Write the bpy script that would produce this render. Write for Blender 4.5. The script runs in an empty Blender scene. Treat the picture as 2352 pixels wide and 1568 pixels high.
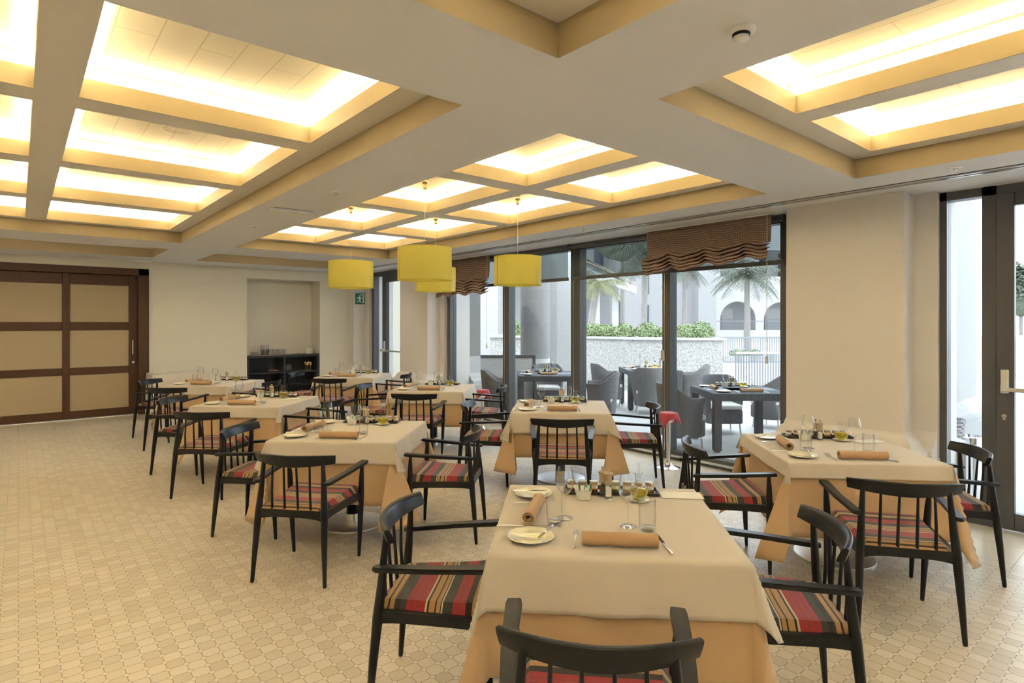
import bpy, bmesh, math, random
from mathutils import Vector, Matrix
random.seed(7)
D = bpy.data
SC = bpy.context.scene
COL = SC.collection
R = math.radians
YAW = 0.6986
SY, CY = math.sin(YAW), math.cos(YAW)
Q = math.sqrt(0.5)

# ------------------------------------------------------------------ camera
cam = D.objects.new('camera', D.cameras.new('camera'))
COL.objects.link(cam)
cam.location = (0, 0, 1.6)
cam.rotation_euler = (R(90), 0, -YAW)
cam.data.sensor_width = 36
cam.data.lens = 1350 / 2352 * 36
cam.data.shift_y = -43 / 2352
cam.data.clip_end = 400
SC.camera = cam
# ------------------------------------------------------------------ world, sun, exposure
SC.view_settings.view_transform = 'Standard'
SC.view_settings.look = 'None'
SC.view_settings.gamma = 1
SC.view_settings.use_curve_mapping = False
SC.view_settings.exposure = 1.85
COVE = 25.0
wd = D.worlds.new('world'); SC.world = wd; wd.use_nodes = True
bg = wd.node_tree.nodes['Background']
bg.inputs[0].default_value = (0.82, 0.91, 1.0, 1); bg.inputs[1].default_value = 1.25
sun = D.objects.new('sun', D.lights.new('sun', 'SUN')); COL.objects.link(sun)
sun.data.energy = 0.5; sun.data.angle = R(1.5); sun.data.color = (1, 0.95, 0.86)
sun.rotation_euler = Vector((0.55, 0.30, -0.95)).to_track_quat('-Z', 'Y').to_euler()

# ------------------------------------------------------------------ helpers
def rd(r, d, z=0.0):            # right / distance from the viewpoint -> world
    return Vector((r * CY + d * SY, -r * SY + d * CY, z))

class NT:
    def __init__(s, m):
        s.t = m.node_tree; s.n = s.t.nodes; s.l = s.t.links
    def add(s, k, **kw):
        n = s.n.new(k)
        for a, b in kw.items(): setattr(n, a, b)
        return n
    def put(s, sock, v):
        if isinstance(v, bpy.types.NodeSocket): s.l.new(v, sock)
        elif v is not None:
            if sock.type == 'RGBA' and len(v) == 3: v = (*v, 1)
            sock.default_value = v
    def math(s, op, a, b=None, c=None):
        n = s.add('ShaderNodeMath', operation=op)
        s.put(n.inputs[0], a); s.put(n.inputs[1], b)
        if c is not None: s.put(n.inputs[2], c)
        return n.outputs[0]
    def mix(s, f, a, b):
        n = s.add('ShaderNodeMix', data_type='RGBA')
        s.put(n.inputs[0], f); s.put(n.inputs[6], a); s.put(n.inputs[7], b)
        return n.outputs[2]
    def coord(s, which='Object'):
        return s.add('ShaderNodeTexCoord').outputs[which]
    def mapping(s, v, scale=(1, 1, 1), rot=(0, 0, 0), loc=(0, 0, 0)):
        n = s.add('ShaderNodeMapping'); s.put(n.inputs[0], v)
        n.inputs['Scale'].default_value = scale; n.inputs['Rotation'].default_value = rot; n.inputs['Location'].default_value = loc
        return n.outputs[0]
    def noise(s, v, scale=5, detail=3, rough=0.5):
        n = s.add('ShaderNodeTexNoise'); s.put(n.inputs['Vector'], v)
        n.inputs['Scale'].default_value = scale; n.inputs['Detail'].default_value = detail; n.inputs['Roughness'].default_value = rough
        return n.outputs[0]
    def ramp(s, f, stops, const=False):
        n = s.add('ShaderNodeValToRGB'); s.put(n.inputs[0], f)
        e = n.color_ramp.elements
        if const: n.color_ramp.interpolation = 'CONSTANT'
        while len(e) < len(stops): e.new(0.5)
        for i, (p, c) in enumerate(stops):
            e[i].position = p
            e[i].color = (*c, 1) if len(c) == 3 else c
        return n.outputs[0]
    def bump(s, h, strength=0.2, dist=0.01):
        n = s.add('ShaderNodeBump'); s.put(n.inputs['Height'], h)
        n.inputs['Strength'].default_value = strength; n.inputs['Distance'].default_value = dist
        return n.outputs[0]
    def sep(s, v):
        n = s.add('ShaderNodeSeparateXYZ'); s.put(n.inputs[0], v); return n.outputs

def pbr(name, col=(0.5, 0.5, 0.5), rough=0.5, metal=0.0, spec=0.5, coat=0.0, sheen=0.0, trans=0.0, ior=1.45, emit=None, es=0.0):
    m = D.materials.new(name); m.use_nodes = True
    b = m.node_tree.nodes['Principled BSDF']
    b.inputs['Base Color'].default_value = (*col, 1)
    b.inputs['Roughness'].default_value = rough
    b.inputs['Metallic'].default_value = metal
    b.inputs['Specular IOR Level'].default_value = spec
    b.inputs['Coat Weight'].default_value = coat
    b.inputs['Sheen Weight'].default_value = sheen
    b.inputs['Transmission Weight'].default_value = trans
    b.inputs['IOR'].default_value = ior
    if emit: b.inputs['Emission Color'].default_value = (*emit, 1); b.inputs['Emission Strength'].default_value = es
    n = NT(m); n.b = b
    return m, n

def glassy(name, tint=(0.97, 0.985, 0.985), lo=0.03, hi=0.8, power=3.0, rough=0.02):
    m = D.materials.new(name); m.use_nodes = True
    n = NT(m); n.n.remove(n.n['Principled BSDF']); out = n.n['Material Output']
    tr = n.add('ShaderNodeBsdfTransparent'); tr.inputs[0].default_value = (*tint, 1)
    gl = n.add('ShaderNodeBsdfGlossy'); gl.inputs['Roughness'].default_value = rough
    lw = n.add('ShaderNodeLayerWeight'); lw.inputs[0].default_value = 0.5
    f = n.math('POWER', lw.outputs['Facing'], power)
    f = n.math('MULTIPLY_ADD', f, hi, lo)
    mx = n.add('ShaderNodeMixShader'); n.put(mx.inputs[0], f)
    n.l.new(tr.outputs[0], mx.inputs[1]); n.l.new(gl.outputs[0], mx.inputs[2]); n.l.new(mx.outputs[0], out.inputs[0])
    return m

M = {}
def simple(key, col, **kw):
    M[key], _ = pbr(key, col, **kw); return M[key]

def noisy(key, c1, c2, scale=8, rough=0.6, bump=0.0, bscale=60, **kw):
    m, n = pbr(key, c1, rough=rough, **kw); v = n.coord()
    f = n.noise(v, scale, 4)
    n.put(n.b.inputs['Base Color'], n.mix(f, c1, c2))
    if bump: n.put(n.b.inputs['Normal'], n.bump(n.noise(v, bscale, 3), bump, 0.004))
    M[key] = m; return m

noisy('ceiling_paint', (0.75, 0.745, 0.76), (0.78, 0.775, 0.79), 2, 0.75, 0.05)
noisy('ochre_paint', (0.46, 0.36, 0.20), (0.49, 0.385, 0.22), 2, 0.6)
noisy('wall_paint', (0.77, 0.725, 0.61), (0.79, 0.745, 0.63), 2, 0.7, 0.08, 90)
noisy('pillar_paint', (0.74, 0.70, 0.67), (0.76, 0.72, 0.69), 2, 0.6, 0.06, 90)
noisy('dark_frame', (0.085, 0.088, 0.095), (0.10, 0.103, 0.11), 3, 0.35)
noisy('chair_wood', (0.008, 0.0085, 0.010), (0.013, 0.014, 0.017), 14, 0.30, 0.05, 120, spec=0.32)
noisy('black_unit', (0.022, 0.024, 0.028), (0.04, 0.043, 0.05), 10, 0.4, 0.06, 100)
simple('steel', (0.72, 0.72, 0.72), rough=0.22, metal=1.0)
simple('chrome', (0.85, 0.85, 0.86), rough=0.07, metal=1.0)
simple('brushed', (0.78, 0.78, 0.78), rough=0.32, metal=1.0)
simple('gold', (0.85, 0.62, 0.28), rough=0.2, metal=1.0)
simple('alu', (0.75, 0.76, 0.78), rough=0.25, metal=0.9)
simple('white_plastic', (0.85, 0.85, 0.83), rough=0.4)
simple('dark_hole', (0.01, 0.01, 0.01), rough=0.6)
simple('porcelain', (0.82, 0.80, 0.70), rough=0.12, coat=0.5)
simple('plate_glaze', (0.76, 0.72, 0.52), rough=0.1, coat=0.6)
simple('tray_black', (0.012, 0.011, 0.012), rough=0.25, coat=0.3)
simple('mill_wood', (0.45, 0.35, 0.22), rough=0.3)
simple('salt', (0.8, 0.8, 0.78), rough=0.9)
simple('peppercorn', (0.06, 0.045, 0.035), rough=0.8)
simple('paper', (0.82, 0.78, 0.68), rough=0.6)
simple('sachet_green', (0.08, 0.25, 0.12), rough=0.4)
simple('sachet_white', (0.75, 0.75, 0.7), rough=0.4)
simple('jam_red', (0.22, 0.02, 0.015), rough=0.1, coat=0.8)
simple('jam_amber', (0.50, 0.20, 0.02), rough=0.1, coat=0.8)
simple('jam_green', (0.22, 0.24, 0.04), rough=0.1, coat=0.8)
simple('jar_lid', (0.75, 0.70, 0.62), rough=0.25, metal=0.7)
simple('red_cloth', (0.48, 0.06, 0.09), rough=0.85, sheen=0.3)
simple('sign_green', (0.0, 0.16, 0.08), rough=0.4)
simple('sign_white', (0.88, 0.9, 0.88), rough=0.4)
simple('rubber', (0.02, 0.02, 0.02), rough=0.7)
M['glass'] = glassy('glass', tint=(0.99, 0.995, 0.995), lo=0.03, hi=0.9, power=3.0)
M['thick_glass'] = glassy('thick_glass', tint=(0.975, 0.985, 0.985), lo=0.06, hi=0.9, power=2.2)
M['pane'] = glassy('pane', tint=(0.93, 0.95, 0.95), lo=0.02, hi=0.55, power=4.0, rough=0.0)
# oil
m, n = pbr('olive_oil', (0.62, 0.52, 0.02), rough=0.03, trans=0.75, ior=1.3); M['oil'] = m

def m_floor():
    m, n = pbr('octagon_tiles', rough=0.3)
    v = n.coord('Object'); x, y, z = n.sep(v)
    P = 0.0755
    px = n.math('DIVIDE', x, P); py = n.math('DIVIDE', y, P)
    fx = n.math('ABSOLUTE', n.math('SUBTRACT', n.math('FRACT', px), 0.5))
    fy = n.math('ABSOLUTE', n.math('SUBTRACT', n.math('FRACT', py), 0.5))
    s = n.math('ADD', fx, fy)
    mx = n.math('MAXIMUM', fx, fy)
    g1 = n.math('GREATER_THAN', mx, 0.478)
    ndot = n.math('LESS_THAN', s, 0.79)
    g1 = n.math('MULTIPLY', g1, ndot)
    g2 = n.math('LESS_THAN', n.math('ABSOLUTE', n.math('SUBTRACT', s, 0.79)), 0.025)
    g = n.math('MAXIMUM', g1, g2)
    wn = n.add('ShaderNodeTexWhiteNoise', noise_dimensions='2D')
    cb = n.add('ShaderNodeCombineXYZ'); n.put(cb.inputs[0], n.math('FLOOR', px)); n.put(cb.inputs[1], n.math('FLOOR', py))
    n.l.new(cb.outputs[0], wn.inputs['Vector'])
    big = n.noise(v, 0.9, 3); fine = n.noise(v, 25, 2)
    c = n.ramp(wn.outputs['Value'], [(0, (0.58, 0.51, 0.41)), (0.45, (0.66, 0.59, 0.48)), (1, (0.74, 0.67, 0.57))])
    c = n.mix(n.math('MULTIPLY', fine, 0.06), c, (0.70, 0.62, 0.52))
    c = n.mix(n.math('MULTIPLY', big, 0.3), c, (0.60, 0.50, 0.36))
    c = n.mix(n.math('SUBTRACT', 1.0, ndot), c, (0.74, 0.67, 0.57))
    c = n.mix(g, c, (0.29, 0.22, 0.145))
    n.put(n.b.inputs['Base Color'], c)
    n.b.inputs['Roughness'].default_value = 0.33; n.b.inputs['Specular IOR Level'].default_value = 0.75
    h = n.math('SUBTRACT', 1.0, g)
    n.put(n.b.inputs['Normal'], n.bump(h, 0.5, 0.002))
    return m
M['floor'] = m_floor()

def m_slabs(key, size, c1, c2, grout, rough=0.35, mort=0.004, rot=0.0):
    m, n = pbr(key, c1, rough=rough)
    v = n.mapping(n.coord('Object'), rot=(0, 0, rot))
    b = n.add('ShaderNodeTexBrick'); n.put(b.inputs['Vector'], v)
    b.offset = 0.0; b.inputs['Color1'].default_value = (*c1, 1); b.inputs['Color2'].default_value = (*c2, 1)
    b.inputs['Mortar'].default_value = (*grout, 1); b.inputs['Scale'].default_value = 1
    b.inputs['Mortar Size'].default_value = mort; b.inputs['Brick Width'].default_value = size; b.inputs['Row Height'].default_value = size
    f = n.noise(v, 14, 5)
    n.put(n.b.inputs['Base Color'], n.mix(n.math('MULTIPLY', f, 0.35), b.outputs[0], c2))
    M[key] = m; return m
m_slabs('border_tiles', 0.42, (0.62, 0.55, 0.44), (0.68, 0.62, 0.52), (0.35, 0.29, 0.22), 0.3)
m_slabs('terrace_tiles', 0.45, (0.46, 0.455, 0.44), (0.52, 0.515, 0.50), (0.42, 0.41, 0.4), 0.5, 0.006)

def m_oak(key, c1, c2, scale=(3, 60, 60), planks=False):
    m, n = pbr(key, c1, rough=0.45); v = n.coord('Object')
    f = n.noise(n.mapping(v, scale=scale), 1.5, 5, 0.65)
    c = n.mix(f, c1, c2)
    if planks:
        b = n.add('ShaderNodeTexBrick'); n.put(b.inputs['Vector'], n.mapping(v, rot=(0, 0, R(90))))
        b.offset = 0.4; b.inputs['Color1'].default_value = (1, 1, 1, 1); b.inputs['Color2'].default_value = (0.93, 0.93, 0.93, 1)
        b.inputs['Mortar'].default_value = (0.72, 0.68, 0.58, 1); b.inputs['Scale'].default_value = 1
        b.inputs['Mortar Size'].default_value = 0.0035; b.inputs['Brick Width'].default_value = 0.75; b.inputs['Row Height'].default_value = 0.185
        mm = n.add('ShaderNodeMix', data_type='RGBA', blend_type='MULTIPLY'); mm.inputs[0].default_value = 1
        n.put(mm.inputs[6], c); n.put(mm.inputs[7], b.outputs[0]); c = mm.outputs[2]
    n.put(n.b.inputs['Base Color'], c)
    n.put(n.b.inputs['Normal'], n.bump(f, 0.15, 0.003))
    M[key] = m
m_oak('oak_lattice', (0.76, 0.73, 0.68), (0.72, 0.68, 0.62), (14, 14, 14))
m_oak('oak_lit_side', (0.60, 0.47, 0.25), (0.54, 0.41, 0.20), (9, 9, 160))  # same oak, with the yellow of the cove light put into its colour
m_oak('oak_panel', (0.78, 0.72, 0.56), (0.75, 0.68, 0.51), (40, 3, 3), True)
m_oak('brown_wood', (0.055, 0.022, 0.010), (0.10, 0.042, 0.018), (30, 30, 2))

def m_weave(key, c1, c2, sx, sz, rough=0.8, depth=0.5, trans=False):
    m, n = pbr(key, c1, rough=rough); v = n.coord('Object'); x, y, z = n.sep(v)
    a = n.math('SINE', n.math('MULTIPLY', n.math('ADD', x, y), sx)); b = n.math('SINE', n.math('MULTIPLY', z, sz))
    h = n.math('MULTIPLY', a, b)
    n.put(n.b.inputs['Base Color'], n.mix(n.math('MULTIPLY_ADD', h, 0.5, 0.5), c1, c2))
    n.put(n.b.inputs['Normal'], n.bump(h, depth, 0.003)); M[key] = m
m_weave('wicker', (0.10, 0.098, 0.10), (0.26, 0.255, 0.26), 330, 330)
m_weave('wicker_dark', (0.05, 0.052, 0.056), (0.15, 0.15, 0.16), 400, 300)
m_weave('basket_weave', (0.12, 0.12, 0.13), (0.75, 0.75, 0.75), 170, 170)
m_weave('door_linen', (0.42, 0.33, 0.19), (0.50, 0.40, 0.25), 500, 900, 0.75, 0.1)

def m_stripes():
    m, n = pbr('striped_fabric', (0.3, 0.02, 0.03), rough=0.9, sheen=0.25)
    v = n.coord('Object'); x, y, z = n.sep(v)
    f = n.math('DIVIDE', n.math('ADD', y, 0.27), 0.52)
    rdc = (0.34, 0.018, 0.028); rd2 = (0.22, 0.03, 0.035); bk = (0.016, 0.015, 0.013); tn = (0.46, 0.26, 0.10); cr = (0.62, 0.52, 0.34); gn = (0.035, 0.04, 0.034)
    st = [(0, bk), (.02, tn), (.045, bk), (.06, tn), (.10, bk), (.115, tn), (.15, gn), (.165, bk), (.20, gn), (.25, rdc), (.285, rd2), (.295, rdc), (.33, rd2), (.34, rdc), (.40, cr), (.415, bk), (.43, tn), (.48, bk), (.49, tn), (.52, bk), (.53, cr), (.54, gn), (.62, rdc), (.66, rd2), (.67, rdc), (.72, bk), (.77, tn), (.81, cr), (.82, gn), (.86, rdc), (.92, bk), (.96, tn)]
    c = n.ramp(f, st, True)
    k = n.noise(n.mapping(v, scale=(60, 400, 60)), 1, 2)
    n.put(n.b.inputs['Base Color'], n.mix(n.math('MULTIPLY', k, 0.25), c, (0.1, 0.08, 0.06)))
    n.put(n.b.inputs['Normal'], n.bump(n.noise(v, 500, 2), 0.25, 0.001)); M['stripes'] = m
m_stripes()

def m_linen(key, c, creases=True, rough=0.9):
    m, n = pbr(key, c, rough=rough, sheen=0.15); v = n.coord('Object'); x, y, z = n.sep(v)
    h = n.math('MULTIPLY', n.noise(v, 5, 3), 0.6)
    if creases:
        for s in (x, y):
            for off in (-0.3, 0.02, 0.31):
                a = n.math('ABSOLUTE', n.math('SUBTRACT', s, off))
                h = n.math('ADD', h, n.math('MULTIPLY', n.math('LESS_THAN', a, 0.004), 0.25))
    d = tuple(k * 0.9 for k in c)
    n.put(n.b.inputs['Base Color'], n.mix(n.noise(n.mapping(v, scale=(300, 300, 300)), 1, 2), c, d))
    n.put(n.b.inputs['Normal'], n.bump(h, 0.35, 0.01)); M[key] = m
m_linen('beige_cloth', (0.60, 0.53, 0.44))
m_linen('peach_cloth', (0.60, 0.40, 0.22), False)
m_linen('white_cloth', (0.66, 0.60, 0.50), True)
m_linen('napkin', (0.50, 0.315, 0.165), False)
m_linen('cushion_white', (0.78, 0.77, 0.72), False)
m_linen('runner_blue', (0.20, 0.23, 0.28), False)

def m_shade():
    m = D.materials.new('yellow_shade'); m.use_nodes = True; n = NT(m)
    b = n.n['Principled BSDF']; out = n.n['Material Output']; v = n.coord('Object'); x, y, z = n.sep(v)
    k = n.math('SINE', n.math('MULTIPLY', z, 900))
    c = n.mix(n.math('MULTIPLY_ADD', k, 0.5, 0.5), (0.76, 0.69, 0.17), (0.70, 0.63, 0.15))
    n.put(b.inputs['Base Color'], c); b.inputs['Roughness'].default_value = 0.35
    tl = n.add('ShaderNodeBsdfTranslucent'); tl.inputs[0].default_value = (0.85, 0.78, 0.22, 1)
    mx = n.add('ShaderNodeMixShader'); mx.inputs[0].default_value = 0.45
    n.l.new(b.outputs[0], mx.inputs[1]); n.l.new(tl.outputs[0], mx.inputs[2]); n.l.new(mx.outputs[0], out.inputs[0]); M['shade'] = m
m_shade()

def m_screen():
    m = D.materials.new('screen_mesh'); m.use_nodes = True; n = NT(m); b = n.n['Principled BSDF']; out = n.n['Material Output']
    b.inputs['Base Color'].default_value = (0.12, 0.125, 0.13, 1); b.inputs['Roughness'].default_value = 0.8
    tr = n.add('ShaderNodeBsdfTransparent'); tr.inputs[0].default_value = (0.9, 0.95, 0.95, 1)
    mx = n.add('ShaderNodeMixShader'); mx.inputs[0].default_value = 0.58
    n.l.new(b.outputs[0], mx.inputs[1]); n.l.new(tr.outputs[0], mx.inputs[2]); n.l.new(mx.outputs[0], out.inputs[0]); M['screen'] = m
m_screen()

def m_roman():
    m, n = pbr('brown_check', (0.13, 0.06, 0.045), rough=0.85); v = n.coord('Generated'); uvn = n.coord('UV'); x, y, z = n.sep(uvn)
    a = n.math('GREATER_THAN', n.math('FRACT', n.math('MULTIPLY', y, 24)), 0.84)
    b = n.math('GREATER_THAN', n.math('FRACT', n.math('MULTIPLY', x, 60)), 0.78)
    c = n.mix(b, (0.24, 0.155, 0.13), (0.10, 0.065, 0.055))
    c = n.mix(a, c, (0.62, 0.48, 0.38))
    n.put(n.b.inputs['Base Color'], c); M['roman'] = m
m_roman()

def m_stucco(key, c1, c2, scale=20, bump=0.4):
    m, n = pbr(key, c1, rough=0.9); v = n.coord('Object')
    f = n.noise(v, scale, 5, 0.7)
    n.put(n.b.inputs['Base Color'], n.mix(f, c1, c2)); n.put(n.b.inputs['Normal'], n.bump(f, bump, 0.01)); M[key] = m
m_stucco('stucco_white', (0.50, 0.50, 0.49), (0.42, 0.42, 0.42), 25)
m_stucco('stucco_grey', (0.33, 0.32, 0.31), (0.24, 0.235, 0.235), 12)
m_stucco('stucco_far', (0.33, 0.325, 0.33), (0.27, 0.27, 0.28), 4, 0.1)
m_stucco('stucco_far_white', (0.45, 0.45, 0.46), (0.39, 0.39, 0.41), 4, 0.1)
m_stucco('pier_white', (0.40, 0.40, 0.395), (0.37, 0.37, 0.365), 3, 0.05)
m_stucco('smooth_white', (0.55, 0.55, 0.54), (0.51, 0.51, 0.50), 3, 0.05)
def m_rough_stone():
    m, n = pbr('shell_stone', (0.6, 0.6, 0.58), rough=0.9); v = n.coord('Object')
    f = n.noise(v, 28, 8, 0.75)
    n.put(n.b.inputs['Base Color'], n.ramp(f, [(0.34, (0.20, 0.20, 0.19)), (0.5, (0.46, 0.455, 0.44)), (0.62, (0.60, 0.60, 0.59))]))
    n.put(n.b.inputs['Normal'], n.bump(f, 0.8, 0.02)); M['stone'] = m
m_rough_stone()
def m_leaf(key, c1, c2):
    m, n = pbr(key, c1, rough=0.5); oi = n.add('ShaderNodeTexNoise'); n.put(oi.inputs['Vector'], n.coord('Object')); oi.inputs['Scale'].default_value = 9
    n.put(n.b.inputs['Base Color'], n.mix(oi.outputs[0], c1, c2)); M[key] = m
m_leaf('shrub_leaf', (0.10, 0.17, 0.05), (0.40, 0.46, 0.26))
m_leaf('palm_leaf', (0.05, 0.065, 0.045), (0.17, 0.19, 0.14))
m_leaf('palm_leaf_warm', (0.13, 0.14, 0.06), (0.28, 0.28, 0.15))
m_leaf('trunk', (0.18, 0.165, 0.15), (0.30, 0.28, 0.26))
m_leaf('roof_tile', (0.36, 0.30, 0.26), (0.46, 0.41, 0.37))
simple('seam', (0.45, 0.38, 0.10), rough=0.5)
simple('rail_grey', (0.22, 0.23, 0.25), rough=0.5)
simple('window_dark', (0.05, 0.07, 0.10), rough=0.1)
simple('water', (0.25, 0.38, 0.42), rough=0.1)
m, n = pbr('cove_lamp', (1, 0.8, 0.5), emit=(1.0, 0.985, 0.95), es=COVE); M['cove'] = m

m, n = pbr('line_lamp', (1, 0.95, 0.85), emit=(1.0, 0.93, 0.78), es=14.0); M['line_lamp'] = m
# ------------------------------------------------------------------ mesh building
def bxm(bm, x0, x1, y0, y1, z0, z1, bev=0.0, seg=1):
    mat = Matrix.Translation(((x0 + x1) / 2, (y0 + y1) / 2, (z0 + z1) / 2)) @ Matrix.Diagonal((abs(x1 - x0), abs(y1 - y0), abs(z1 - z0), 1))
    r = bmesh.ops.create_cube(bm, size=1, matrix=mat)
    if bev:
        es = list({e for v in r['verts'] for e in v.link_edges})
        bmesh.ops.bevel(bm, geom=es, offset=bev, segments=seg, affect='EDGES', profile=0.5)
def tubem(bm, pts, rad, n=10, cap=True, squash=None):
    pts = [Vector(p) for p in pts]
    if not isinstance(rad, (list, tuple)): rad = [rad] * len(pts)
    rings = []; ref = None
    for i, p in enumerate(pts):
        t = (pts[min(i + 1, len(pts) - 1)] - pts[max(i - 1, 0)]).normalized()
        if ref is None: ref = Vector((1, 0, 0)) if abs(t.x) < 0.8 else Vector((0, 1, 0))
        u = (ref - t * ref.dot(t)).normalized(); w = t.cross(u); ref = u
        r = rad[i]; ra, rb = (r if isinstance(r, (list, tuple)) else (r, r))
        rings.append([bm.verts.new(p + u * (ra * math.cos(2 * math.pi * k / n)) + w * (rb * math.sin(2 * math.pi * k / n))) for k in range(n)])
    for a, b in zip(rings, rings[1:]):
        for k in range(n): bm.faces.new((a[k], a[(k + 1) % n], b[(k + 1) % n], b[k]))
    if cap:
        bm.faces.new(rings[0][::-1]); bm.faces.new(rings[-1])
def lathem(bm, prof, n=24, c=(0, 0, 0), closed=False):
    rings = []
    for r, z in prof:
        if r < 1e-5: rings.append([bm.verts.new((c[0], c[1], c[2] + z))])
        else: rings.append([bm.verts.new((c[0] + r * math.cos(2 * math.pi * k / n), c[1] + r * math.sin(2 * math.pi * k / n), c[2] + z)) for k in range(n)])
    prs = list(zip(rings, rings[1:]))
    if closed: prs.append((rings[-1], rings[0]))
    for a, b in prs:
        for k in range(n):
            k2 = (k + 1) % n
            if len(a) == 1 and len(b) == 1: continue
            if len(a) == 1: bm.faces.new((a[0], b[k2], b[k]))
            elif len(b) == 1: bm.faces.new((a[k], a[k2], b[0]))
            else: bm.faces.new((a[k], a[k2], b[k2], b[k]))
def prism(bm, poly, z0, z1, mat=None):
    mat = mat or Matrix()
    a = [bm.verts.new(mat @ Vector((x, y, z0))) for x, y in poly]; b = [bm.verts.new(mat @ Vector((x, y, z1))) for x, y in poly]
    bm.faces.new(a[::-1]); bm.faces.new(b)
    for k in range(len(poly)):
        k2 = (k + 1) % len(poly); bm.faces.new((a[k], a[k2], b[k2], b[k]))
def loftm(bm, secs, cap=True):      # list of equal-length closed loops
    rs = [[bm.verts.new(p) for p in s] for s in secs]; n = len(rs[0])
    for a, b in zip(rs, rs[1:]):
        for k in range(n): bm.faces.new((a[k], a[(k + 1) % n], b[(k + 1) % n], b[k]))
    if cap: bm.faces.new(rs[0][::-1]); bm.faces.new(rs[-1])

def mesh(name, bm, mat, smooth=True, ang=38):
    me = D.meshes.new(name)
    if bm.faces:
        bmesh.ops.recalc_face_normals(bm, faces=bm.faces)
    bm.to_mesh(me); bm.free()
    me.materials.append(mat)
    if smooth:
        me.polygons.foreach_set('use_smooth', [True] * len(me.polygons))
        me.set_sharp_from_angle(angle=R(ang))
    return me
def link(name, me, parent=None, loc=None, rot=None, label=None):
    o = D.objects.new(name, me); COL.objects.link(o)
    if parent: o.parent = parent
    if loc is not None: o.location = loc
    if rot is not None: o.rotation_euler = rot
    if label: o['label'] = label
    return o
def obj(name, bm, mat, parent=None, loc=None, rot=None, smooth=True, label=None):
    return link(name, mesh(name, bm, mat, smooth), parent, loc, rot, label)
def thing(o, label, cat, group=None, kind=None):
    o['label'] = label; o['category'] = cat
    if group: o['group'] = group
    if kind: o['kind'] = kind
    return o
def empty(name, loc=(0, 0, 0), rz=0, label=None, cat=None, group=None):
    o = D.objects.new(name, None); COL.objects.link(o); o.location = loc; o.rotation_euler = (0, 0, rz); o.empty_display_size = 0.1
    if label: thing(o, label, cat, group)
    return o
def struct(o): o['kind'] = 'structure'; return o
def B(): return bmesh.new()
def box(name, x0, x1, y0, y1, z0, z1, mat, parent=None, bev=0.0, **kw):
    b = B(); bxm(b, x0, x1, y0, y1, z0, z1, bev); return obj(name, b, mat, parent, **kw)
PROTO = {}
def kids(o): return [c for c in ALLKIDS.get(o.name, [])]
ALLKIDS = {}
def reg(o):
    for c in D.objects:
        if c.parent: ALLKIDS.setdefault(c.parent.name, [])
    return o
def dup(root, loc, rz, label, group=None, cat=None, scale=None):
    r = root.copy(); COL.objects.link(r); r.location = loc; r.rotation_euler = (0, 0, rz)
    r['label'] = label
    if group: r['group'] = group
    elif 'group' in r: del r['group']
    if scale: r.scale = scale
    for ch in root.children:
        c = ch.copy(); COL.objects.link(c); c.parent = r
        for g in ch.children:
            e = g.copy(); COL.objects.link(e); e.parent = c
    return r
USED = set()
def put(key, maker, loc, rz, label, group=None, scale=None):
    """first call builds, later calls copy"""
    if key not in PROTO:
        PROTO[key] = maker(); o = PROTO[key]
        o.location = loc; o.rotation_euler = (0, 0, rz); o['label'] = label
        if group: o['group'] = group
        if scale: o.scale = scale
        return o
    return dup(PROTO[key], loc, rz, label, group, scale=scale)

# ================================================================== ROOM SHELL
HC = 2.674; Z1 = 2.817; Z2 = 2.927; Z3 = 3.035
XW = 5.9            # glass plane
YB = 12.05          # back wall
# floor
b = B(); bxm(b, -6, 4.93, -6.5, 11.0, -0.1, 0); struct(obj('floor', b, M['floor'], smooth=False))
b = B(); bxm(b, 4.93, 6.0, -6.5, 11.0, -0.1, 0); bxm(b, -6, 6.0, 11.0, 12.3, -0.1, 0); struct(obj('floor', b, M['border_tiles'], smooth=False))
# main ceiling
holes = [(-1.34, 1.68, 2.38, 8.935), (2.35, 4.78, 2.38, 8.935), (2.35, 4.78, -4.84, 1.71), (-1.34, 1.68, -4.84, 1.71), (-3.0, 1.69, 9.78, 11.22), (2.35, 4.78, 9.78, 11.3), (-5.03, -2.01, 2.38, 8.935), (-5.03, -2.01, -4.84, 1.71)]
xs = sorted({-6.0, 6.0} | {h[0] for h in holes} | {h[1] for h in holes}); ys = sorted({-6.5, 12.6} | {h[2] for h in holes} | {h[3] for h in holes})
b = B()
vv = {}
def V(x, y, z):
    k = (round(x, 4), round(y, 4), round(z, 4))
    if k not in vv: vv[k] = b.verts.new(k)
    return vv[k]
for i in range(len(xs) - 1):
    for j in range(len(ys) - 1):
        cx, cy = (xs[i] + xs[i + 1]) / 2, (ys[j] + ys[j + 1]) / 2
        if any(h[0] < cx < h[1] and h[2] < cy < h[3] for h in holes): continue
        b.faces.new((V(xs[i], ys[j], HC), V(xs[i], ys[j + 1], HC), V(xs[i + 1], ys[j + 1], HC), V(xs[i + 1], ys[j], HC)))
bs = B()
for k, (x0, x1, y0, y1) in enumerate(holes):
    for (ax, ay, bx_, by) in ((x0, y0, x1, y0), (x1, y0, x1, y1), (x1, y1, x0, y1), (x0, y1, x0, y0)):
        bs.faces.new((bs.verts.new((ax, ay, HC)), bs.verts.new((bx_, by, HC)), bs.verts.new((bx_, by, Z1)), bs.verts.new((ax, ay, Z1))))
    if k in (4, 5): b.faces.new([b.verts.new(p) for p in ((x0, y0, Z1), (x1, y0, Z1), (x1, y1, Z1), (x0, y1, Z1))])
me = D.meshes.new('ceiling'); b.to_mesh(me); b.free(); me.materials.append(M['ceiling_paint'])
ceil = struct(link('ceiling', me))
me = D.meshes.new('trim'); bs.to_mesh(me); bs.free(); me.materials.append(M['ochre_paint']); struct(link('trim_10', me))
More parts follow.
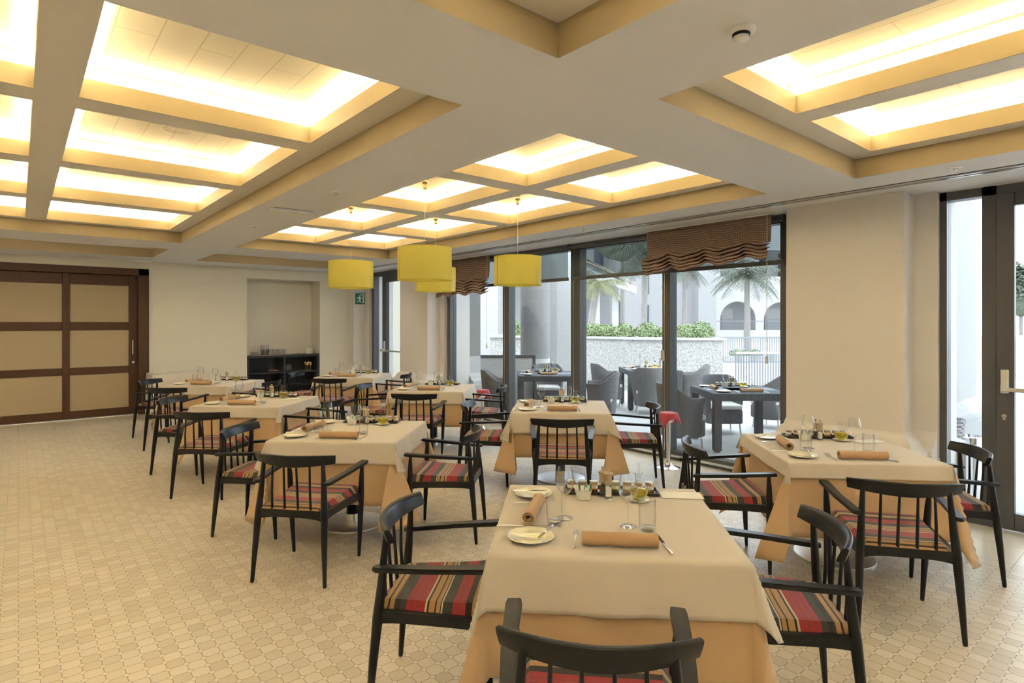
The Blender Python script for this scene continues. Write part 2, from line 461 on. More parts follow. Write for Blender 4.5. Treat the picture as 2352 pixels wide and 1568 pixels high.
# unseen roof slab, added over everything to block sun and sky
struct(box('ceiling', -6.2, 6.9, -6.7, 12.8, 3.2, 3.45, M['stucco_white'], bev=0))

def lattice(n, rec, cxs, cys, vis):
    x0, x1, y0, y1 = rec
    root = struct(empty('trim_%d' % n, ((x0 + x1) / 2, (y0 + y1) / 2, Z1)))
    o = Vector((-(x0 + x1) / 2, -(y0 + y1) / 2, 0))
    b = B()
    X = sorted({x0, x1} | {c for p in cxs for c in p}); Y = sorted({y0, y1} | {c for p in cys for c in p})
    isin = lambda cx, cy: any(p[0] < cx < p[1] for p in cxs) and any(p[0] < cy < p[1] for p in cys)
    for i in range(len(X) - 1):
        for j in range(len(Y) - 1):
            if isin((X[i] + X[i + 1]) / 2, (Y[j] + Y[j + 1]) / 2): continue
            b.faces.new([b.verts.new(Vector(p) + o) for p in ((X[i], Y[j], 0), (X[i], Y[j + 1], 0), (X[i + 1], Y[j + 1], 0), (X[i + 1], Y[j], 0))])
    obj('lattice', b, M['oak_lattice'], root, smooth=False)
    b = B(); T = 0.018
    for (a0, a1) in cxs:
        for (c0, c1) in cys:
            for q in ((a0 - T, a0, c0 - T, c1 + T), (a1, a1 + T, c0 - T, c1 + T), (a0, a1, c0 - T, c0), (a0, a1, c1, c1 + T)):
                bxm(b, q[0] + o.x, q[1] + o.x, q[2] + o.y, q[3] + o.y, 0.0015, Z2 - Z1)
    obj('coffer_side', b, M['oak_lit_side'], root, smooth=False)
    dl = 0.088
    for (a0, a1) in cxs:
        for (c0, c1) in cys:
            b = B(); u0, u1, w0, w1 = a0 - dl, a1 + dl, c0 - dl, c1 + dl; zt = Z3 - Z1; zb = Z2 - Z1 - 0.045
            P = lambda x, y, z: b.verts.new(Vector((x, y, z)) + o)
            b.faces.new([P(u0, w0, zt), P(u1, w0, zt), P(u1, w1, zt), P(u0, w1, zt)])
            for (ax, ay, bx_, by) in ((u0, w0, u1, w0), (u1, w0, u1, w1), (u1, w1, u0, w1), (u0, w1, u0, w0)):
                b.faces.new([P(ax, ay, zb), P(bx_, by, zb), P(bx_, by, zt), P(ax, ay, zt)])
            # small moulding where wall and panel meet
            for q in ((u0, u0 + .012, w0, w1), (u1 - .012, u1, w0, w1), (u0, u1, w0, w0 + .012), (u0, u1, w1 - .012, w1)):
                bxm(b, q[0] + o.x, q[1] + o.x, q[2] + o.y, q[3] + o.y, zt - 0.03, zt - 0.022)
            # ledge
            for q in ((u0, a0 - .01, w0, w1), (a1 + .01, u1, w0, w1), (a0 - .01, a1 + .01, w0, c0 - .01), (a0 - .01, a1 + .01, c1 + .01, w1)):
                bxm(b, q[0] + o.x, q[1] + o.x, q[2] + o.y, q[3] + o.y, zb - 0.01, zb)
            obj('coffer_panel', b, M['oak_panel'], root, smooth=False)
            b = B(); e0, e1 = 0.035, 0.06
            for q in ((a0 - e1, a0 - e0, c0, c1), (a1 + e0, a1 + e1, c0, c1), (a0, a1, c0 - e1, c0 - e0), (a0, a1, c1 + e0, c1 + e1)):
                b.faces.new([P(q[0], q[2], zb + .008), P(q[1], q[2], zb + .008), P(q[1], q[3], zb + .008), P(q[0], q[3], zb + .008)])
            obj('cove_lamp', b, M['cove'], root, smooth=False)
    return root
CX = [(2.49, 3.475), (3.665, 4.64)]
LX = [(-1.19, 0.06), (0.25, 1.515)]
CYS = [(2.53, 3.935), (4.15, 5.57), (5.785, 7.215), (7.435, 8.80)]
lattice(1, holes[0], LX, CYS, 1)
lattice(2, holes[1], CX, CYS, 1)
CYN = [(-4.69, -3.285), (-3.07, -1.65), (-1.435, -0.005), (0.215, 1.56)]  # rows behind the camera are unseen, added for extra cove light
LX2 = [(-4.88, -3.63), (-3.44, -2.16)]
lattice(3, holes[2], CX, CYN, 1)
lattice(4, holes[3], LX, CYN, 1)
lattice(8, holes[6], LX2, CYS, 1)  # unseen left-hand bays, added so their coves brighten the room
lattice(9, holes[7], LX2, CYN, 1)
# back strips: shadow-gap light line
for k, (x0, x1) in enumerate(((-2.9, 1.2), (2.45, 4.70))):
    e = empty('linear_light', ((x0 + x1) / 2, 9.87, Z1), 0, 'slim light line in the shallow ceiling recess %s' % ('near the brown door' if k == 0 else 'before the wall niche'), 'light'); h = (x1 - x0) / 2
    b = B(); bxm(b, -h, h, -.03, .03, -.014, -.001); obj('housing', b, M['white_plastic'], e)
    b = B(); bxm(b, -h + .02, h - .02, -.018, .018, -.018, -.0145); obj('lit_diffuser', b, M['line_lamp'], e)

# back wall with niche (X 3.40-4.85) and door opening (X -3.2..1.66)
b = B()
def wallY(x0, x1, z0, z1, y0=YB, y1=YB + 0.25): bxm(b, x0, x1, y0, y1, z0, z1)
wallY(1.62, 3.40, 0, HC + .02); wallY(4.85, 6.9, 0, HC + .02); wallY(3.40, 4.85, 2.47, HC + .02); wallY(-6.2, 1.62, 2.50, HC + .02); wallY(-6.2, -3.4, 0, 2.5)
wallY(3.2, 5.0, 0, HC, 12.50, 12.6); bxm(b, 3.30, 3.40, YB + .25, 12.5, 0, 2.6); bxm(b, 4.85, 4.95, YB + .25, 12.5, 0, 2.6); bxm(b, 3.4, 4.85, YB + .25, 12.5, 2.47, 2.6)
wallY(-6.2, 1.62, 0, 2.52, 12.30, 12.45)
struct(obj('wall_back', b, M['wall_paint'], smooth=False))
struct(box('wall_left', -6.2, -6.0, -6.5, YB + .3, 0, HC + .02, M['wall_paint']))
b = B()
bxm(b, -6.2, 6.2, -6.7, -6.5, 0, HC + .02)
struct(obj('wall_front', b, M['wall_paint'], smooth=False))

# window-side wall: pillars (face X=5.52, steps at 5.78), plinths with ogee
OG = [(0.0, .70), (.004, .685), (.02, .665), (.045, .645), (.062, .61), (.072, .585), (.10, .565), (.125, .555), (.13, .535), (.13, .53), (.145, .525), (.145, .49), (.165, .485), (.165, 0.0)]
def pillar(y0, y1, s0, s1, xface=5.52):
    b = B(); bxm(b, xface, 6.35, y0, y1, 0, HC + .02)
    if s0: bxm(b, 5.78, 6.35, y0 - s0, y0, 0, HC + .02)
    if s1: bxm(b, 5.78, 6.35, y1, y1 + s1, 0, HC + .02)
    loftm(b, [[Vector(q) for q in ((xface - f, y0 - f, z), (6.0, y0 - f, z), (6.0, y1 + f, z), (xface - f, y1 + f, z))] for f, z in OG])
    for a_, c_ in ((y0 - s0, y0), (y1, y1 + s1)):
        if c_ - a_ > .01: loftm(b, [[Vector(q) for q in ((5.78 - f, a_ + .002, z), (6.0, a_ + .002, z), (6.0, c_ - .002, z), (5.78 - f, c_ - .002, z))] for f, z in OG])
    return obj('wall_right', b, M['pillar_paint'], smooth=True)
struct(pillar(1.61, 2.56, .16, .13))
struct(pillar(8.89, 9.86, .12, .12))
struct(pillar(11.87, 12.3, .22, 0))
# head strip above glazing and the part of the wall out of frame
struct(box('wall_right', 5.84, 6.35, -1.2, -0.35, 0, HC + .02, M['pillar_paint']))
for (y0, y1) in ((-6.5, 12.3),):
    struct(box('trim_5', 5.84, 6.35, y0, y1, HC - 0.004, HC + .5, M['pillar_paint']))

def window(n, y0, y1, fl, fr, name='window'):
    root = struct(empty('%s_%d' % (name, n), (XW, (y0 + y1) / 2, 0)))
    b = B(); c = (y0 + y1) / 2
    bxm(b, -.05, .09, y0 - c, y0 - c + fl, 0, HC, .004); bxm(b, -.05, .09, y1 - c - fr, y1 - c, 0, HC, .004)
    bxm(b, -.04, .09, y0 - c + fl, y1 - c - fr, 0, .10, .004); bxm(b, -.04, .09, y0 - c + fl, y1 - c - fr, 2.60, HC, .004)
    obj('window_frame', b, M['dark_frame'], root)
    b = B(); bxm(b, -.055, -.038, y0 - c + fl, y1 - c - fr, .035, .062); bxm(b, -.06, -.04, y0 - c + .012, y0 - c + .02, .1, 2.6)
    obj('frame_trim', b, M['alu'], root, label='thin aluminium bead along the frame')
    b = B(); bxm(b, .02, .028, y0 - c + fl, y1 - c - fr, .10, 2.60); obj('glass_pane', b, M['pane'], root, smooth=False)
    return root
w1 = window(1, 2.70, 4.14, .085, .055)
w2 = window(2, 4.14, 5.62, .055, .085)
w3 = window(3, 5.62, 7.12, .085, .075)
w4 = window(4, 7.12, 8.76, .075, .09)
for k, (y0, y1) in enumerate(((-2.6, -1.2), (-4.0, -2.6), (-5.4, -4.0))): window(5 + k, y0, y1, .08, .08)  # out-of-view bays, added to let in more daylight
# window lever on mullion
b = B(); bxm(b, -.075, -.05, -.02, .02, 0, .13, .006); tubem(b, [(-.07, 0, .03), (-.11, 0, .03), (-.11, 0, -.06)], .008)
obj('window_handle', b, M['brushed'], w2, loc=(0, -.70, 1.15))

# right glazed door
dr = struct(empty('door_2', (5.86, 0.6, 0)))
b = B(); o = -0.6
bxm(b, -.02, .1, 1.40 + o, 1.45 + o, 0, HC); bxm(b, -.02, .1, 1.08 + o, 1.17 + o, 0, HC); bxm(b, -.02, .1, -.35 + o, -.25 + o, 0, HC)
bxm(b, -.02, .1, -.35 + o, 1.45 + o, 2.60, HC); bxm(b, -.02, .1, 1.17 + o, 1.40 + o, 0, .10)
obj('door_frame', b, M['dark_frame'], dr)
b = B(); bxm(b, -.035, .03, .97 + o, 1.078 + o, .01, 2.60, .004); bxm(b, -.035, .03, -.25 + o, -.15 + o, .01, 2.60, .004)
bxm(b, -.035, .03, -.15 + o, .97 + o, 2.50, 2.60, .004); bxm(b, -.035, .03, -.15 + o, .97 + o, .01, .14, .004)
lf = obj('door_leaf', b, M['dark_frame'], dr)
b = B(); bxm(b, -.06, -.035, 1.0 + o, 1.05 + o, 1.06, 1.24, .005); bxm(b, -.10, -.06, 1.005 + o, 1.045 + o, 1.06, 1.12, .005); bxm(b, -.105, -.085, -.1 + o, 1.04 + o, 1.075, 1.105, .004)
obj('push_bar', b, M['brushed'], lf)
b = B(); lathem(b, [(0, 0), (.016, 0), (.016, .006), (0, .006)], 16); bxm(b, -.008, .008, -.028, 0, 0, .006)
obj('keyhole', b, M['brushed'], lf, loc=(-.036, 1.03 + o, .88), rot=(R(90), 0, R(-90)))
b = B(); bxm(b, 0, .008, -.15 + o, .97 + o, .14, 2.5); bxm(b, .03, .038, 1.17 + o, 1.40 + o, .1, 2.6); obj('glass_pane', b, M['pane'], dr, smooth=False)
# far glazed door
dr = struct(empty('door_3', (5.86, 10.8, 0)))
b = B(); o = -10.8
bxm(b, -.02, .1, 11.55 + o, 11.65 + o, 0, HC); bxm(b, -.02, .1, 9.98 + o, 10.06 + o, 0, HC); bxm(b, -.02, .1, 10 + o, 11.65 + o, 2.58, HC); bxm(b, -.02, .1, 11.10 + o, 11.18 + o, 0, 2.6); obj('door_frame', b, M['dark_frame'], dr)
b = B(); bxm(b, -.035, .03, 10.06 + o, 10.16 + o, .01, 2.58); bxm(b, -.035, .03, 10.98 + o, 11.09 + o, .01, 2.58); bxm(b, -.035, .03, 10.1 + o, 11 + o, 2.44, 2.58); bxm(b, -.035, .03, 10.1 + o, 11 + o, .01, .14)
lf = obj('door_leaf', b, M['dark_frame'], dr)
b = B(); bxm(b, -.06, -.035, 11.0 + o, 11.06 + o, 1.0, 1.22, .005); bxm(b, -.14, -.06, 11.0 + o, 11.05 + o, 1.0, 1.06, .005); bxm(b, -.15, -.12, 10.12 + o, 11.04 + o, 1.015, 1.045, .004)
obj('push_bar', b, M['brushed'], lf)
b = B(); bxm(b, 0, .008, 10.1 + o, 11.0 + o, .14, 2.5); bxm(b, .03, .038, 11.18 + o, 11.6 + o, .0, 2.6); obj('glass_pane', b, M['pane'], dr, smooth=False)

# brown sliding door in back wall
dr = struct(empty('door_1', (0.2, YB, 0))); o = -0.2
b = B(); bxm(b, 1.60 + o, 1.76 + o, -.03, .20, 0, 2.54, .006); bxm(b, -3.4 + o, 1.76 + o, -.03, .20, 2.42, 2.54, .006); obj('door_frame', b, M['brown_wood'], dr)
for li, (xa, xb) in enumerate(((-0.42, 1.60), (-2.44, -0.42))):
    b = B()
    st = [xa, xa + .12, xa + .97, xa + 1.07, xb - .13, xb]; rz = [0.02, .14, .735, .855, 1.475, 1.61, 2.24, 2.42]
    for i in (0, 2, 4): bxm(b, st[i] + o, st[i + 1] + o, .05, .10, rz[0], rz[-1], .004)
    for j in (0, 2, 4, 6):
        for i in (1, 3): bxm(b, st[i] + o, st[i + 1] + o, .052, .098, rz[j], rz[j + 1], .004)
    lf = obj('door_leaf', b, M['brown_wood'], dr)
    for i in (1, 3):
        for j in (1, 3, 5):
            b = B(); bxm(b, st[i] + o - .01, st[i + 1] + o + .01, .072, .08, rz[j] - .01, rz[j + 1] + .01)
            obj('fabric_panel', b, M['door_linen'], lf, smooth=False, label='beige woven panel')
    if li == 0:
        b = B(); bxm(b, 1.52 + o, 1.535 + o, .035, .052, 1.05, 1.30, .003); obj('pull_handle', b, M['brushed'], lf)
        b = B(); lathem(b, [(0, 0), (.022, 0), (.018, .012), (0, .012)], 16); obj('lock', b, M['brushed'], lf, loc=(1.535 + o, .05, .915), rot=(R(90), 0, 0))
# pale threshold strip below
struct(box('trim_6', -3.4, 1.6, YB - .01, YB + .2, 0, .012, M['white_plastic']))

# ceiling curtain track, luminaires, spots, detector
b = B(); bxm(b, 0, .022, -8, 8, -.012, 0); bxm(b, .036, .062, -8, 8, -.016, 0)
b2 = struct(obj('trim_7', b, M['alu'], loc=(5.20, 4.0, HC)))
b = B(); bxm(b, -.012, 0, -8, 8, -.002, 0); obj('painted_shadow', b, M['dark_hole'], b2)  # dark strip standing in for the shadow line along the track
def mk_lum():
    e = empty('emergency_light'); e['category'] = 'light'
    b = B(); bxm(b, -.2, .2, -.055, .055, -.035, 0, .01, 2); obj('housing', b, M['white_plastic'], e)
    b = B(); bxm(b, -.18, .18, -.04, .04, -.042, -.035, .003); obj('diffuser', b, M['paper'], e)
    return e
put('lum', mk_lum, (2.0, 5.64, HC), R(-6), 'white emergency light on the ceiling beam between the coffered bays')
put('lum', mk_lum, (1.56, 11.72, HC), R(0), 'small white emergency light above the brown sliding door')
def mk_spot():
    e = empty('sprinkler'); e['category'] = 'sprinkler'
    b = B(); lathem(b, [(0, 0), (.045, 0), (.04, -.008), (.022, -.012), (.02, -.004), (0, -.004)], 20); obj('cover_ring', b, M['white_plastic'], e)
    b = B(); lathem(b, [(0, -.004), (.012, -.004), (.014, -.02), (.006, -.03), (0, -.03)], 12); obj('nozzle', b, M['brushed'], e)
    return e
for (x, y, lb) in ((2.0, 4.62, 'round ceiling sprinkler on the beam, nearer than the emergency light'), (2.0, 6.81, 'round ceiling sprinkler on the beam, just beyond the emergency light'), (2.03, 10.42, 'small ceiling sprinkler near the back wall, between two shallow recesses'),
                   (4.95, 4.62, 'ceiling sprinkler above the middle of the window, right of the hanging lamps'), (4.95, 6.86, 'ceiling sprinkler beside the front hanging lamps, above the left brown blind'), (4.95, 1.14, 'ceiling sprinkler above the cream pillar at the right')):
    put('spot', mk_spot, (x, y, HC), 0, lb)
e = empty('smoke_detector', (2.03, 1.11, HC), 0, 'round white smoke detector on the ceiling near the viewer', 'smoke detector')
b = B(); lathem(b, [(0, 0), (.052, 0), (.052, -.008), (.040, -.016), (.030, -.016)], 28); obj('base_ring', b, M['white_plastic'], e)
b = B(); lathem(b, [(.032, -.014), (.030, -.026), (.026, -.026)], 24); obj('vent_ring', b, M['dark_hole'], e)
b = B(); lathem(b, [(.028, -.026), (.028, -.036), (.018, -.042), (0, -.042)], 24); obj('sensor_cap', b, M['white_plastic'], e)
for y, t in ((4.94, 'nearer'), (6.55, 'farther')):
    b = B(); lathem(b, [(.105, 0), (.11, -.006), (.096, -.01), (.09, -.004), (0, -.004)], 36)
    thing(obj('ceiling_speaker', b, M['oak_panel'], loc=(0.9, y, Z3)), 'round flush speaker in the lit coffer at left, %s of the two' % t, 'speaker')

# exit sign on the last pillar
e = empty('exit_sign', (5.66, 11.86, 2.12), 0, 'green and white running man exit sign on the corner pillar', 'sign')
b = B(); bxm(b, -.105, .105, -.02, 0, -.115, .115, .006); obj('sign_plate', b, M['sign_green'], e)
b = B()
def sgn(poly): prism(b, poly, -.0215, -.0195, Matrix(((1, 0, 0, 0), (0, 0, 1, 0), (0, 1, 0, 0), (0, 0, 0, 1))))
sgn([(.02, -.095), (.085, -.095), (.085, .095), (.005, .095), (.005, .08), (.055, .08), (.055, -.08), (.02, -.08)])       # doorway
sgn([(-.005 + .017 * math.cos(a * math.pi / 6), .062 + .017 * math.sin(a * math.pi / 6)) for a in range(12)])           # head
sgn([(-.035, .042), (-.005, .045), (.012, .01), (.0, -.02), (-.028, -.015), (-.035, .01)])                               # trunk
sgn([(-.035, .04), (-.07, .02), (-.082, -.012), (-.07, -.015), (-.058, .008), (-.03, .022)])                             # rear arm
sgn([(-.005, .04), (.02, .018), (.045, .02), (.045, .008), (.015, .002), (-.01, .02)])                                   # front arm
sgn([(-.028, -.015), (-.005, -.02), (.018, -.045), (.005, -.09), (-.01, -.09), (.0, -.045), (-.02, -.03)])               # front leg
sgn([(-.028, -.012), (-.035, -.05), (-.075, -.06), (-.075, -.075), (-.025, -.068), (-.01, -.025)])                       # rear leg
obj('pictogram', b, M['sign_white'], e, smooth=False)

# roller screens
def roller(y0, y1, lb):
    e = empty('roller_blind', (5.80, (y0 + y1) / 2, 0), 0, lb, 'blind'); h = (y1 - y0) / 2
    b = B(); tubem(b, [(0, -h, 2.635), (0, h, 2.635)], .03, 14); bxm(b, -.035, .035, -h - .012, -h, 2.59, 2.672, .004); bxm(b, -.035, .035, h, h + .012, 2.59, 2.672, .004); obj('roller_tube', b, M['dark_frame'], e)
    b = B(); bxm(b, .015, .017, -h + .02, h - .02, 2.20, 2.63); obj('screen', b, M['screen'], e, smooth=False)
    b = B(); bxm(b, .002, .028, -h + .015, h - .015, 2.18, 2.225, .004); obj('bottom_bar', b, M['dark_frame'], e)
roller(2.72, 5.66, 'wide dark roller screen behind the large brown check blind')
roller(5.70, 8.74, 'dark roller screen at the left half of the glazing')

# roman blinds of checked fabric, gathered in wavy folds
def roman(y0, y1, ztop, zfold, zb_near, zb_far, seed, lb):
    rnd = random.Random(seed); e = empty('roman_blind', (5.66, (y0 + y1) / 2, 0), 0, lb, 'blind'); h = (y1 - y0) / 2
    b = B(); uv = b.loops.layers.uv.new('UVMap'); NU = 80; rows = []
    ph = rnd.random() * 6
    prof = []   # (t along drop, dx, z base)
    nf = 5
    prof.append((0, 0, 0))
    for k in range(1, 7): prof.append((k * .1, 0, k / 6.0))
    grid = []
    for i in range(NU + 1):
        s = i / NU; y = -h + 2 * h * s
        wave = -.05 * abs(math.sin(s * 10.5 + ph)) + .008 * math.sin(s * 41 + ph * 2)
        zb = zb_near + (zb_far - zb_near) * s
        col = []
        flat = [(0, .0), (.25, .004), (.5, .006), (.75, .01), (1, .02)]
        zf = zfold + wave * .7 + (zb - zb_near) * 0.6
        for t, dx in flat: col.append((y, -dx - .006 * math.sin(s * 30) * t, ztop + (zf - ztop) * t))
        z = zf; amp = 1
        edge = .012 * rnd.random() if i in (0, NU) else 0
        for f in range(nf):
            dz = (zf - zb) / nf
            out = .10 - .006 * f + .012 * math.sin(s * 23 + f * 1.3 + ph)
            col.append((y + edge, -out, z - dz * .25 + wave * .6 * (f + 1) / nf)); col.append((y, -out - .012, z - dz * .85 + wave * (f + 1) / nf)); col.append((y, -.012, z - dz * .50 + wave * .8 * (f + 1) / nf))
            z -= dz
        grid.append(col)
    V_ = [[b.verts.new((dx, y, z)) for (y, dx, z) in col] for col in grid]
    n = len(V_[0])
    for i in range(NU):
        for j in range(n - 1):
            f = b.faces.new((V_[i][j], V_[i + 1][j], V_[i + 1][j + 1], V_[i][j + 1]))
            for lp, (a, c) in zip(f.loops, ((i, j), (i + 1, j), (i + 1, j + 1), (i, j + 1))):
                tj = c * .12 if c < 5 else .48 + (c - 4) * .045
                lp[uv].uv = (a / NU * (2 * h) / 1.5, tj)
    ob = obj('fabric', b, M['roman'], e); mod = ob.modifiers.new('s', 'SOLIDIFY'); mod.thickness = .004
    b = B(); bxm(b, -.01, .03, -h, h, ztop - .01, ztop + .004); obj('headrail', b, M['white_plastic'], e)
    b = B(); tubem(b, [(-.03, -h + .03, ztop), (-.035, -h + .03, 1.25)], .0025, 6); bxm(b, -.045, -.028, -h + .02, -h + .04, 1.2, 1.27, .004); obj('pull_cord', b, M['white_plastic'], e)
    return e
roman(2.78, 4.27, 2.672, 2.43, 2.27, 2.19, 3, 'large brown check roman blind gathered in folds, right end of window')
roman(7.28, 8.70, 2.672, 2.32, 2.10, 2.08, 5, 'brown check roman blind behind the yellow lamps')

# ================================================================== FURNITURE PARTS
CHAIRZ = .785
def rail_y(s):      # s in -1..1 : plan curve of the top rail
    return -.270 + .078 * s * s
def mk_chair():
    e = empty('spindle_armchair'); e['category'] = 'chair'
    wood = M['chair_wood']
    # curved top rail
    b = B(); secs = []
    for i in range(25):
        s = -1 + 2 * i / 24; x = .262 * s; y = rail_y(s); t = Vector((1, .078 * 2 * s / .262, 0)).normalized(); nn = Vector((-t.y, t.x, 0))
        hh = .036 - .010 * abs(s) ** 2; zc = CHAIRZ - .036 + .006 * abs(s); th = .0125
        lean = .010
        loop = []
        for (a, c) in ((-1, -1), (-.55, -1.06), (.55, -1.06), (1, -1), (1.08, -.6), (1.02, .5), (.85, .95), (.4, 1.06), (-.4, 1.06), (-.85, .95), (-1.02, .5), (-1.08, -.6)):
            loop.append(Vector((x, y, zc)) + nn * (a * th - lean * c) + Vector((0, 0, c * hh)))
        secs.append(loop)
    loftm(b, secs); obj('top_rail', b, wood, e)
    # rear legs continuing as back posts
    for s in (-1, 1):
        b = B(); tubem(b, [(s * .240, -.287, 0), (s * .239, -.286, .01), (s * .2275, -.268, .24), (s * .219, -.251, .42), (s * .210, -.238, .55), (s * .197, -.224, .745)], [.0095, .0115, .018, .022, .0185, .0115], 12)
        obj('leg', b, wood, e)
    for s in (-1, 1):
        b = B(); tubem(b, [(s * .240, .207, 0), (s * .2405, .2066, .01), (s * .251, .2015, .22), (s * .259, .197, .42), (s * .265, .1935, .55), (s * .270, .19, .638)], [.0090, .011, .0175, .0215, .017, .010], 12)
        obj('leg', b, wood, e)
    for k, (xb, xt) in enumerate(((-.128, -.122), (-.044, -.041), (.044, .041), (.128, .122))):
        b = B(); yt = rail_y(xt / .262)
        tubem(b, [(xb, -.247, .445), (xb * .99, -.254, .56), (xt, yt + .002, .735)], [.0085, .0078, .0062], 8); obj('spindle', b, wood, e)
    # arms
    for s in (-1, 1):
        b = B(); P = [(.214, -.262), (.238, -.270), (.256, -.252), (.285, -.02), (.300, .20), (.298, .232), (.250, .238), (.243, .20), (.236, -.02), (.208, -.236)]
        za = lambda y: .617 + (y + .25) * .062
        lo = [b.verts.new((s * x, y, za(y) - .011)) for x, y in P]; hi = [b.verts.new((s * x, y, za(y) + .009)) for x, y in P]
        b.faces.new(lo[::-1]); b.faces.new(hi)
        for k in range(len(P)): b.faces.new((lo[k], lo[(k + 1) % len(P)], hi[(k + 1) % len(P)], hi[k]))
        bmesh.ops.recalc_face_normals(b, faces=b.faces)
        bmesh.ops.bevel(b, geom=[ed for ed in b.edges if all(abs(v.co.z - za(v.co.y)) < .012 for v in ed.verts) and abs((ed.verts[0].co - ed.verts[1].co).z) < .018], offset=.004, segments=2, affect='EDGES')
        obj('armrest', b, wood, e)
    # seat frame
    b = B()
    def apron(p0, p1, z0, z1, arch, th=.011, n=12):
        p0, p1 = Vector(p0), Vector(p1); t = (p1 - p0).normalized(); nn = Vector((-t.y, t.x, 0)); secs = []
        for i in range(n + 1):
            u = i / n; p = p0.lerp(p1, u); a = arch * (1 - (2 * u - 1) ** 4)
            secs.append([p + nn * th + Vector((0, 0, z0 + a)), p + nn * th + Vector((0, 0, z1)), p - nn * th + Vector((0, 0, z1)), p - nn * th + Vector((0, 0, z0 + a))])
        loftm(b, secs)
    apron((-.212, -.248, 0), (.212, -.248, 0), .385, .45, .018); apron((-.25, .195, 0), (.25, .195, 0), .39, .44, .012)
    apron((-.219, -.24, 0), (-.255, .19, 0), .395, .445, .008); apron((.219, -.24, 0), (.255, .19, 0), .395, .445, .008)
    obj('seat_frame', b, wood, e)
    # padded seat
    b = B(); NX, NY = 16, 18; top = []; bot = []
    for j in range(NY + 1):
        v = j / NY; y = -.258 + v * .49; hw = .200 + .052 * v; r1, r2 = [], []
        for i in range(NX + 1):
            u = -1 + 2 * i / NX; ed = min(1, (1 - abs(u)) / .18); ev = min(1, min(v, 1 - v) / .10)
            rr = math.sqrt(max(0, 1 - (1 - ed) ** 2)) * math.sqrt(max(0, 1 - (1 - ev) ** 2))
            z = .442 + .006 + rr * (.026 + .014 * v - .010 * (1 - u * u) * (1 - abs(2 * v - 1)) + .010 * max(0, v - .7) / .3)
            yy = y + (.012 * (1 - u * u) if v > .95 else 0)
            r1.append(b.verts.new((u * hw, yy, z))); r2.append(b.verts.new((u * hw, yy, .438)))
        top.append(r1); bot.append(r2)
    for j in range(NY):
        for i in range(NX):
            b.faces.new((top[j][i], top[j][i + 1], top[j + 1][i + 1], top[j + 1][i])); b.faces.new((bot[j][i], bot[j + 1][i], bot[j + 1][i + 1], bot[j][i + 1]))
    for j in range(NY):
        b.faces.new((top[j][0], top[j + 1][0], bot[j + 1][0], bot[j][0])); b.faces.new((top[j][NX], bot[j][NX], bot[j + 1][NX], top[j + 1][NX]))
    for i in range(NX):
        b.faces.new((top[0][i], bot[0][i], bot[0][i + 1], top[0][i + 1])); b.faces.new((top[NY][i], top[NY][i + 1], bot[NY][i + 1], bot[NY][i]))
    obj('seat_pad', b, M['stripes'], e, label='seat pad in red, black and tan stripes')
    return e

def mk_table():
    e = empty('dining_table'); e['category'] = 'table'
    b = B(); lathem(b, [(0, 0), (.25, 0), (.252, .006), (.25, .012), (.20, .018), (.06, .024), (0, .024)], 56); obj('base_disc', b, M['brushed'], e, label='round brushed steel base disc')
    b = B(); lathem(b, [(.0, .02), (.053, .02), (.053, .085), (0, .085)], 28); obj('collar', b, M['steel'], e, label='steel collar')
    b = B(); lathem(b, [(0, .08), (.049, .08), (.049, .70), (0, .70)], 28); obj('column', b, M['chair_wood'], e)
    b = B(); bxm(b, -.46, .46, -.46, .46, .70, .728, .004); obj('tabletop', b, M['mill_wood'], e)
    return e

def cloth_bm(h, drop, seed, z, wav=1.0, tip=1.0, flare=.10, N=30, cf=.12):
    rnd = random.Random(seed); L = h + drop; b = B()
    ph = [rnd.random() * 6.28 for _ in range(8)]
    # parameter lines: denser in the hanging part
    ps = sorted({round(-h + 2 * h * i / N, 5) for i in range(N + 1)} | {round(s * (h + drop * k / 12), 5) for k in range(1, 13) for s in (-1, 1)})
    G = {}
    for i, u in enumerate(ps):
        for j, v in enumerate(ps):
            a = max(0, abs(u) - h); c = max(0, abs(v) - h); sx = 1 if u > 0 else -1; sy = 1 if v > 0 else -1
            x = max(-h, min(h, u)); y = max(-h, min(h, v)); zz = z
            r = math.hypot(a, c)
            if r > 0:
                th = math.atan2(c, a); f = r / max(drop, .01)
                side = 0 if a >= c else 1
                t = v if side == 0 else u
                k = (0 if sx > 0 else 1) if side == 0 else (2 if sy > 0 else 3)
                corner = math.sin(2 * th) ** 2
                near = min(1, (h - abs(t)) / .25) if abs(t) < h else 0
                w = wav * (.020 * math.sin(t * 9 + ph[k]) + .013 * math.sin(t * 17 + ph[k + 4])) * f * max(.25, near if c == 0 or a == 0 else .25)
                out = r * (flare * .5 + cf * corner) + max(0, w) * .9 + .002
                out = min(out, r * .95)
                # folded corner swings to one side
                sw = (.30 * math.sin(ph[(k + 1) % 8])) * corner * r
                down = math.sqrt(max(0, r * r - out * out)) * (1 if corner < .2 else tip + (1 - tip) * (1 - corner))
                # round-over at the table edge
                rr = .012
                if down < rr: zz = z - down * down / (2 * rr)
                else: zz = z - (down - rr / 2)
                zz = max(.012, zz)
                x += sx * (out * math.cos(th)) - sw * math.sin(th) * sx; y += sy * (out * math.sin(th)) + sw * math.cos(th) * sy
            else:
                zz = z + .0008 * math.sin(u * 7 + ph[0]) * math.sin(v * 6 + ph[1])
            G[i, j] = b.verts.new((x, y, zz))
    n = len(ps)
    for i in range(n - 1):
        for j in range(n - 1): b.faces.new((G[i, j], G[i + 1, j], G[i + 1, j + 1], G[i, j + 1]))
    return b

